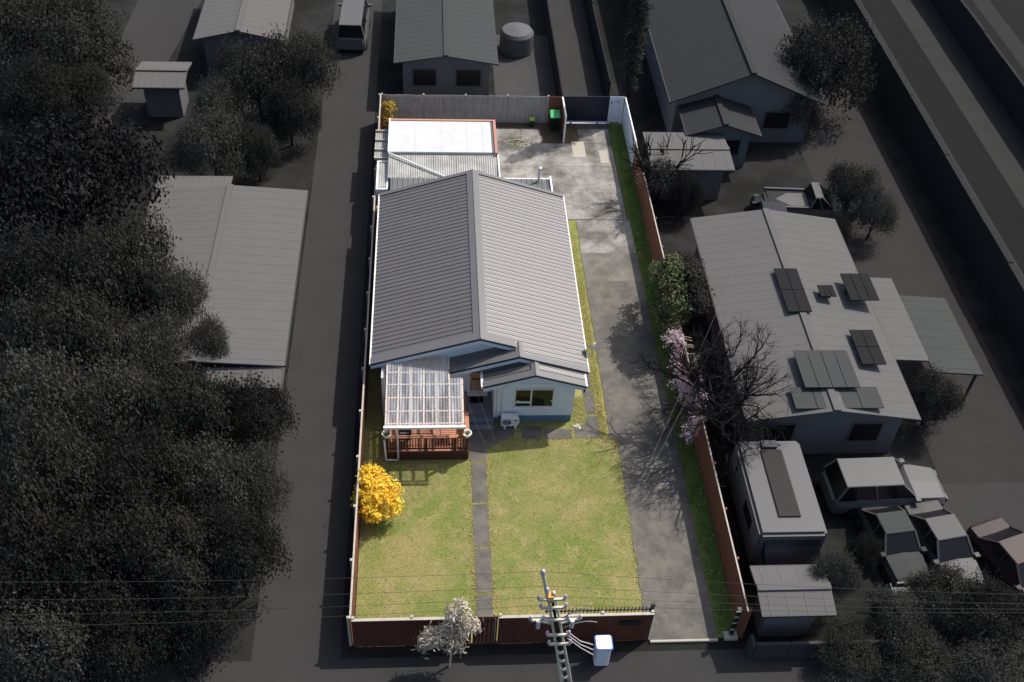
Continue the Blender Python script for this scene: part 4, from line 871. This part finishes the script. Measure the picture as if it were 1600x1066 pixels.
# right: solar house
sh = gable('house', 'neighbouring house with pale roof carrying solar panels', 13.0, 20.4, 29.2, 42.8, 2.65, .6, 'y', N_roofp, wins=((14, 15.4, .8, 2), (17.8, 19.2, .8, 2)))
ribbed((20.42, 33.0, 2.4), (20.42, 38.6, 2.4), (22.2, 33.0, 2.3), N_roofp, 'side_roof', sh); MB().box(20.0, 21.9, 33.3, 38.3, -.06, 2.25).build('side_wall', N_wall, sh)
ribbed((22.25, 32.4, 2.2), (22.25, 37.5, 2.2), (24.6, 32.4, 2.0), N_roofm, 'carport_roof', sh)
for x, y in ((24.4, 32.6), (24.4, 37.2), (22.5, 32.6), (22.5, 37.2)): MB().box(x-.05, x+.05, y-.05, y+.05, -.06, 1.98).build('carport_post', N_grey, sh)
for (x0_, x1_, y0_, y1_, z_) in ((15.6, 18.0, 30.4, 32.6, 3.16), (15.0, 18.8, 29.4, 30.6, 2.95)):
    for i in range(4):
        w_ = (x1_ - x0_) / 4; MB().box(x0_ + i*w_, x0_ + (i+1)*w_ - .03, y0_, y1_, z_ + .2, z_ + .24).build('skylight_sheet', N_roofm, sh)
def solar(px0, py0, px1, py1, nx, ny, z):
    a = G(px0, py0, z); b = G(px1, py1, z); t = thing('solar_array', None, None, (a.x, b.y, z)); w_ = (b.x - a.x) / nx; h_ = (a.y - b.y) / ny
    for i in range(nx):
        for j in range(ny): MB().box(a.x + i*w_, a.x + (i+1)*w_ - .03, b.y + j*h_, b.y + (j+1)*h_ - .03, z, z + .05).build('panel', N_solar, t)
    for j in range(ny): MB().box(a.x + .05, b.x - .1, b.y + (j + .5)*h_ - .03, b.y + (j+.5)*h_ + .03, z - .42, z + .0).build('mounting_rail', N_grey, t)
    return t
tag(solar(1208, 420, 1270, 488, 2, 2, 3.3), 'solar array on the pale roof slope facing the driveway', 'solar panels', 'solar arrays')
tag(solar(1312, 428, 1375, 470, 3, 1, 3.25), 'solar array beside the narrow panel row on the pale roof', 'solar panels', 'solar arrays')
tag(solar(1326, 516, 1386, 570, 2, 2, 3.15), 'solar array on the far slope above the dark side yard', 'solar panels', 'solar arrays')
tag(solar(1276, 446, 1308, 464, 3, 1, 3.35), 'short narrow solar row near the ridge of the pale roof', 'solar panels', 'solar arrays')
gable('carport', 'pale roofed carport at the street corner beside the motorhome', 11.75, 14.5, 20.35, 22.4, 2.2, .2, 'x', N_roofp, cat='carport')
slabwall('low_wall', 'low grey wall along the footpath before the pale carport', 11.6, 11.72, 19.9, 20.4, .9, N_roofm, 1)
mbw = thing('front_wall', 'long low grey street wall in front of the parked cars', 'wall', (15, 19.95, -.06))
for i in range(5): MB().box(11.75 + i*1.3, 13.03 + i*1.3, 19.9, 20.02, -.06, .9).build('panel', N_roofm, mbw)
# vehicles
def loft(secs, m, name, p):
    """secs: (x, halfwidth, z0, z1, top_halfwidth)"""
    mb = MB(); vs = []
    for x, hw, z0, z1, tw in secs:
        zm = z0 + (z1 - z0) * .62
        vs += [(x, -hw*.93, z0), (x, -hw, z0 + .12), (x, -hw, zm), (x, -tw, z1), (x, 0, z1 + .03), (x, tw, z1), (x, hw, zm), (x, hw, z0 + .12), (x, hw*.93, z0)]
    k = 9; fs = [(i*k+j, i*k+(j+1) % k, (i+1)*k+(j+1) % k, (i+1)*k+j) for i in range(len(secs)-1) for j in range(k)]
    fs += [tuple(range(k)), tuple(range((len(secs)-1)*k, len(secs)*k))[::-1]]
    mb.add(vs, fs); return mb.build(name, m, p, smooth=False, o=Vector((0, 0, 0)))
def vehicle(name, label, cat, x, y, rot, m, L=4.4, W=1.78, Hh=1.5, kind='sedan', ground=-.045, group=None):
    t = thing(name, label, cat, (x, y, ground), group); t.rotation_euler = (0, 0, rot); hw = W/2; O0 = Vector((0, 0, 0)); OFF[t.name] = O0
    hb = Hh * .58; f = L/2
    loft([(-f, hw*.8, .35, hb*.9, hw*.7), (-f+.15, hw*.96, .22, hb, hw*.86), (-f*.5, hw, .2, hb+.03, hw*.9), (f*.3, hw, .2, hb+.03, hw*.9), (f*.55, hw, .2, hb, hw*.88), (f-.2, hw*.93, .22, hb*.86, hw*.78), (f, hw*.75, .35, hb*.7, hw*.62)], m, 'body', t)
    c0, c1, r0, r1 = {'sedan': (-f*.72, f*.42, -f*.38, f*.08), 'suv': (-f*.96, f*.42, -f*.82, f*.12), 'van': (-f*.97, f*.8, -f*.93, f*.52), 'ute': (-f*.1, f*.45, 0, f*.14)}[kind]
    tw = hw*.72
    mb = MB(); b = [(c0, -hw*.9, hb), (c0, hw*.9, hb), (c1, hw*.88, hb), (c1, -hw*.88, hb)]; u = [(r0, -tw, Hh-.04), (r0, tw, Hh-.04), (r1, tw, Hh-.04), (r1, -tw, Hh-.04)]
    mb.add(b + u, [(0,4,5,1), (1,5,6,2), (2,6,7,3), (3,7,4,0)]); mb.build('windows', N_glass, t, o=O0)
    MB().prism([(r0-.05, -tw-.03, Hh-.045), (r1+.05, -tw-.02, Hh-.045), (r1+.05, tw+.02, Hh-.045), (r0-.05, tw+.03, Hh-.045)], (0, 0, .05)).build('roof_panel', m, t, o=O0, bevel=.02)
    for sy in (-1, 1):
        for (bx, tx) in ((c0, r0), (c1, r1), ((c0+c1)/2, (r0+r1)/2)): MB().bar((bx, sy*hw*.9, hb), (tx, sy*(tw+.01), Hh-.03), .09, .05).build('pillar', m, t, o=O0)
        MB().box(c1-.15, c1+.05, sy*hw*1.02-.1, sy*hw*1.02+.1, hb, hb+.14).build('mirror', m, t, o=O0)
        MB().box(f-.1, f-.02, sy*hw*.62-.18, sy*hw*.62+.12, hb*.6, hb*.78).build('headlight', N_white, t, o=O0)
        for wx in (-f*.62, f*.62):
            wy = MB().tube([(wx, sy*(hw-.2), .32), (wx, sy*(hw+.01), .32)], .33, 16).build('wheel', N_blk, t, o=O0); MB().tube([(wx, sy*(hw-.05), .32), (wx, sy*(hw+.02), .32)], .2, 12).build('rim', N_grey, wy, o=O0)
    if kind == 'ute':
        MB().box(-f+.12, -f*.12, -hw*.8, hw*.8, hb, hb+.04).build('tray_cover', N_blk, t, o=O0)
        for sy in (-1, 1): MB().box(-f+.05, -f*.1, sy*hw*.87-.05, sy*hw*.87+.05, hb, hb+.16).build('tray_side', m, t, o=O0)
    return t
vehicle('parked_car', 'large white sport utility car parked nose to the red yard', 'car', 18.8, 27.2, .03, N_white, 5.0, 2.0, 1.8, 'suv')
vehicle('parked_car', 'silver hatchback with white roof parked below the white utility car', 'car', 18.4, 24.6, -1.45, N_roofm, 4.0, 1.7, 1.45, 'sedan')
vehicle('parked_car', 'grey sedan parked beside the silver hatchback', 'car', 20.4, 24.3, -1.4, N_grey, 4.3, 1.75, 1.45, 'sedan')
vehicle('parked_car', 'dark red car parked at the edge of the paved yard', 'car', 23.1, 23.2, -1.25, N_red, 4.5, 1.8, 1.5, 'sedan')
vehicle('parked_ute', 'white utility truck with covered tray parked behind the solar house', 'truck', 20.6, 46.6, -.05, N_white, 5.0, 1.9, 1.7, 'ute')
vehicle('parked_car', 'dark blue hatchback parked beside the white utility truck', 'car', 18.2, 45.6, 1.5, mat('dimmed_blue_paint', D(45, (.8, .95, 1.25)), .5, .2), 3.9, 1.7, 1.45, 'suv')
vehicle('parked_van', 'white van parked on the long side driveway behind the houses', 'van', -5.1, 65.5, 1.55, N_white, 4.8, 1.9, 2.0, 'van')
tr_ = thing('trailer', 'pale flat trailer standing on the grass by the parked cars', 'trailer', (18.4, 21.9, -.05))
MB().box(17.5, 19.3, 21.5, 22.4, .5, .62).build('bed', N_white, tr_); MB().bar((17.5, 21.95, .5), (16.6, 21.95, .45), .08).build('drawbar', N_grey, tr_)
for y in (21.42, 22.42): MB().tube([(18.4, y, .25), (18.4, y + .12, .25)], .3, 14).build('wheel', N_blk, tr_)
for i in range(2): MB().box(17.5 + i*1.76, 17.54 + i*1.76, 21.5, 22.4, .62, .9).build('end_board', N_white, tr_)
mh = thing('motorhome', 'white motorhome with long dark solar panel on its roof', 'motorhome', (13.6, 25.6, -.05))
MB().box(12.3, 14.95, 23.5, 28.2, .5, 2.65).build('body', N_white, mh, bevel=.12)
MB().box(12.5, 14.75, 22.7, 23.55, .45, 1.5).build('cab', N_grey, mh, bevel=.1); MB().prism([(12.55, 22.75, 1.45), (12.55, 23.48, 1.45), (12.55, 23.48, 2.3)], (2.15, 0, 0)).build('windscreen', N_glass, mh)
MB().box(13.2, 14.05, 24.3, 27.6, 2.66, 2.72).build('solar_panel', N_solar if False else N_blk, mh); MB().box(13.3, 13.9, 27.7, 28.05, 2.655, 2.78).build('roof_hatch', N_grey, mh)
for x in (12.35, 14.9):
    for y in (23.4, 27.2): MB().tube([(x - .12, y, .38), (x + .12, y, .38)], .4, 16).build('wheel', N_blk, mh)
for x in (12.28, 14.9): MB().box(x, x + .06, 24.5, 25.6, 1.5, 2.1).build('side_window', N_glass, mh)
# trees
protos = []
def crownmesh(nm, lm, seed):
    lobes = [(0, 0, .55, .8, .8, .42)] + [(.6*math.cos(a + seed), .6*math.sin(a + seed), .5 + .15*math.sin(3*a), .42, .42, .3) for a in np.linspace(0, 2*math.pi, 6)[:-1]]
    P, N, T = clumps(lobes, 420, 30, .085); return leaves_mesh(nm, P, N, .048, lm, .6, T)
N_leaf2 = leafmat('dimmed_leaf_pale', D(80, (1.04, 1.04, .92)), D(96, (1.04, 1.04, .94)), .9, .3, .03)
N_leaf3 = leafmat('dimmed_leaf_deep', D(52, (1.02, 1.02, .95)), D(66, (1.02, 1.02, .95)), .9, .3, .03)
CM = [crownmesh('crown', m_, k) for k, m_ in enumerate((N_leaf, N_leaf2, N_leaf3, N_leaf))]; CP = crownmesh('crown', N_leafp, 5); CBm = crownmesh('crown', N_leafb, 6)
mb = MB(); mb.tube([(0, 0, 0), (.03, .02, .25), (0, 0, .5)], .045, 8, r2=.03)
for k in range(6): a = k*math.pi/3; mb.tube([(0, 0, .3), (.3*math.cos(a), .3*math.sin(a), .48), (.6*math.cos(a), .6*math.sin(a), .62)], .025, 6, r2=.008)
TM = mb.mesh('trunk', N_bark)
def dtree(px, py, rpx, h, label, group=None, cm=None, name='tree'):
    c = G(px, py, h * .6); r = rpx * (c - Vector((0, 0, H))).length / FPX
    t = thing(name, label, 'tree', (c.x, c.y, -.06), group); t.rotation_euler = (0, 0, rng.uniform(0, 6.28)); t.scale = (r, r, h)
    inst(TM, 'trunk', (0, 0, 0), t); inst(cm or CM[rng.integers(4)], 'crown', (0, 0, 0), t); return t
grove = 'dark bushy evergreen tree in the grove beside the pale roofed house'
for px, py, r, h in ((60, 450, 95, 6), (190, 430, 80, 6.5), (270, 470, 55, 5), (110, 540, 85, 6.5), (240, 560, 60, 5), (330, 545, 40, 4), (40, 640, 90, 7), (170, 650, 85, 6), (290, 650, 75, 5.5), (390, 650, 65, 4.5),
                     (80, 760, 95, 7), (210, 770, 90, 6), (330, 760, 75, 5), (400, 760, 50, 4), (30, 880, 95, 6.5), (150, 890, 90, 6), (270, 880, 85, 5.5), (370, 860, 70, 5), (60, 1010, 85, 5), (190, 1000, 75, 4.5), (310, 980, 60, 4)):
    dtree(px, py, r, h, grove, 'evergreen trees of the grove')
dtree(110, 285, 135, 7, 'broad blackish crowned tree beside the pale roofed neighbouring house', None, CP)
far = 'dark garden tree between the side road and the long driveway'
for px, py, r, h in ((400, 120, 60, 5), (470, 105, 55, 5), (340, 165, 40, 4), (450, 170, 45, 4), (330, 225, 55, 4.5), (400, 230, 35, 3.5)): dtree(px, py, r, h, far, 'garden trees left of the driveway')
wood = 'dark leafy tree on the far side of the side road'
for px, py, r, h in ((30, 40, 75, 6), (110, 60, 80, 6), (60, 150, 60, 5), (130, 140, 40, 4)): dtree(px, py, r, h, wood, 'trees beyond the side road')
dtree(1290, 95, 75, 6, 'brownish round crowned tree beside the dark slate roofed house', None, CBm)
dtree(1240, 160, 45, 3.5, 'low dark shrub tree before the dark slate roofed house')
shr = 'dark shrub growing along the barrier wall and parked cars'
for px, py, r, h in ((1330, 290, 40, 3), (1370, 330, 35, 3), (1300, 360, 30, 2.5), (1460, 620, 40, 3), (1300, 900, 38, 3), (1350, 860, 25, 2), (1480, 930, 55, 2.2), (1560, 960, 60, 2.4), (1400, 960, 45, 2), (1330, 1020, 50, 1.6), (1440, 1030, 60, 1.8), (1560, 1045, 60, 2), (1075, 300, 28, 2.6), (1020, 230, 18, 2)): dtree(px, py, r, h, shr, 'shrubs among the right hand yards', name='shrub')
# slender conifer whose shadow falls across the rear yard
ct = thing('conifer', 'slender dark conifer behind the corner of the navy gate', 'tree', (11.75, 56.35, -.06))
MB().tube([(11.75, 56.35, -.1), (11.75, 56.35, 11.5)], .09, 8, r2=.02).build('trunk', N_bark, ct)
P, N, T = clumps([(11.75, 56.35, z, .6 - .055*abs(z - 6), .6 - .055*abs(z - 6), .6) for z in (2, 3, 4, 5, 6, 7, 8, 9, 10, 11)], 480, 16, .11)
link(bpy.data.objects.new('crown', leaves_mesh('crown', P - np.array(off(ct)), N, .2, N_leaf, .45, T)), ct)

oc = thing('added_shadow_tree', 'added dark crowned tree behind the glossy tree, widening its shadow', 'tree', (12.5, 37.6, -.06))  # companion tree added to enlarge the shadow cast by the glossy tree
MB().tube([(12.5, 37.6, -.1), (12.4, 37.5, 1.5), (12.3, 37.3, 3)], .1, 8, r2=.04).build('trunk', N_bark, oc)
P, N, T = clumps([(12.0, 38.0, 2.9, .6, 1.2, .8), (12.1, 36.6, 2.7, .55, .9, .7), (12.0, 37.4, 3.4, .5, .8, .5)], 260, 15, .12)
link(bpy.data.objects.new('crown', leaves_mesh('crown', P - np.array(off(oc)), N, .17, N_leaf, .5, T)), oc)
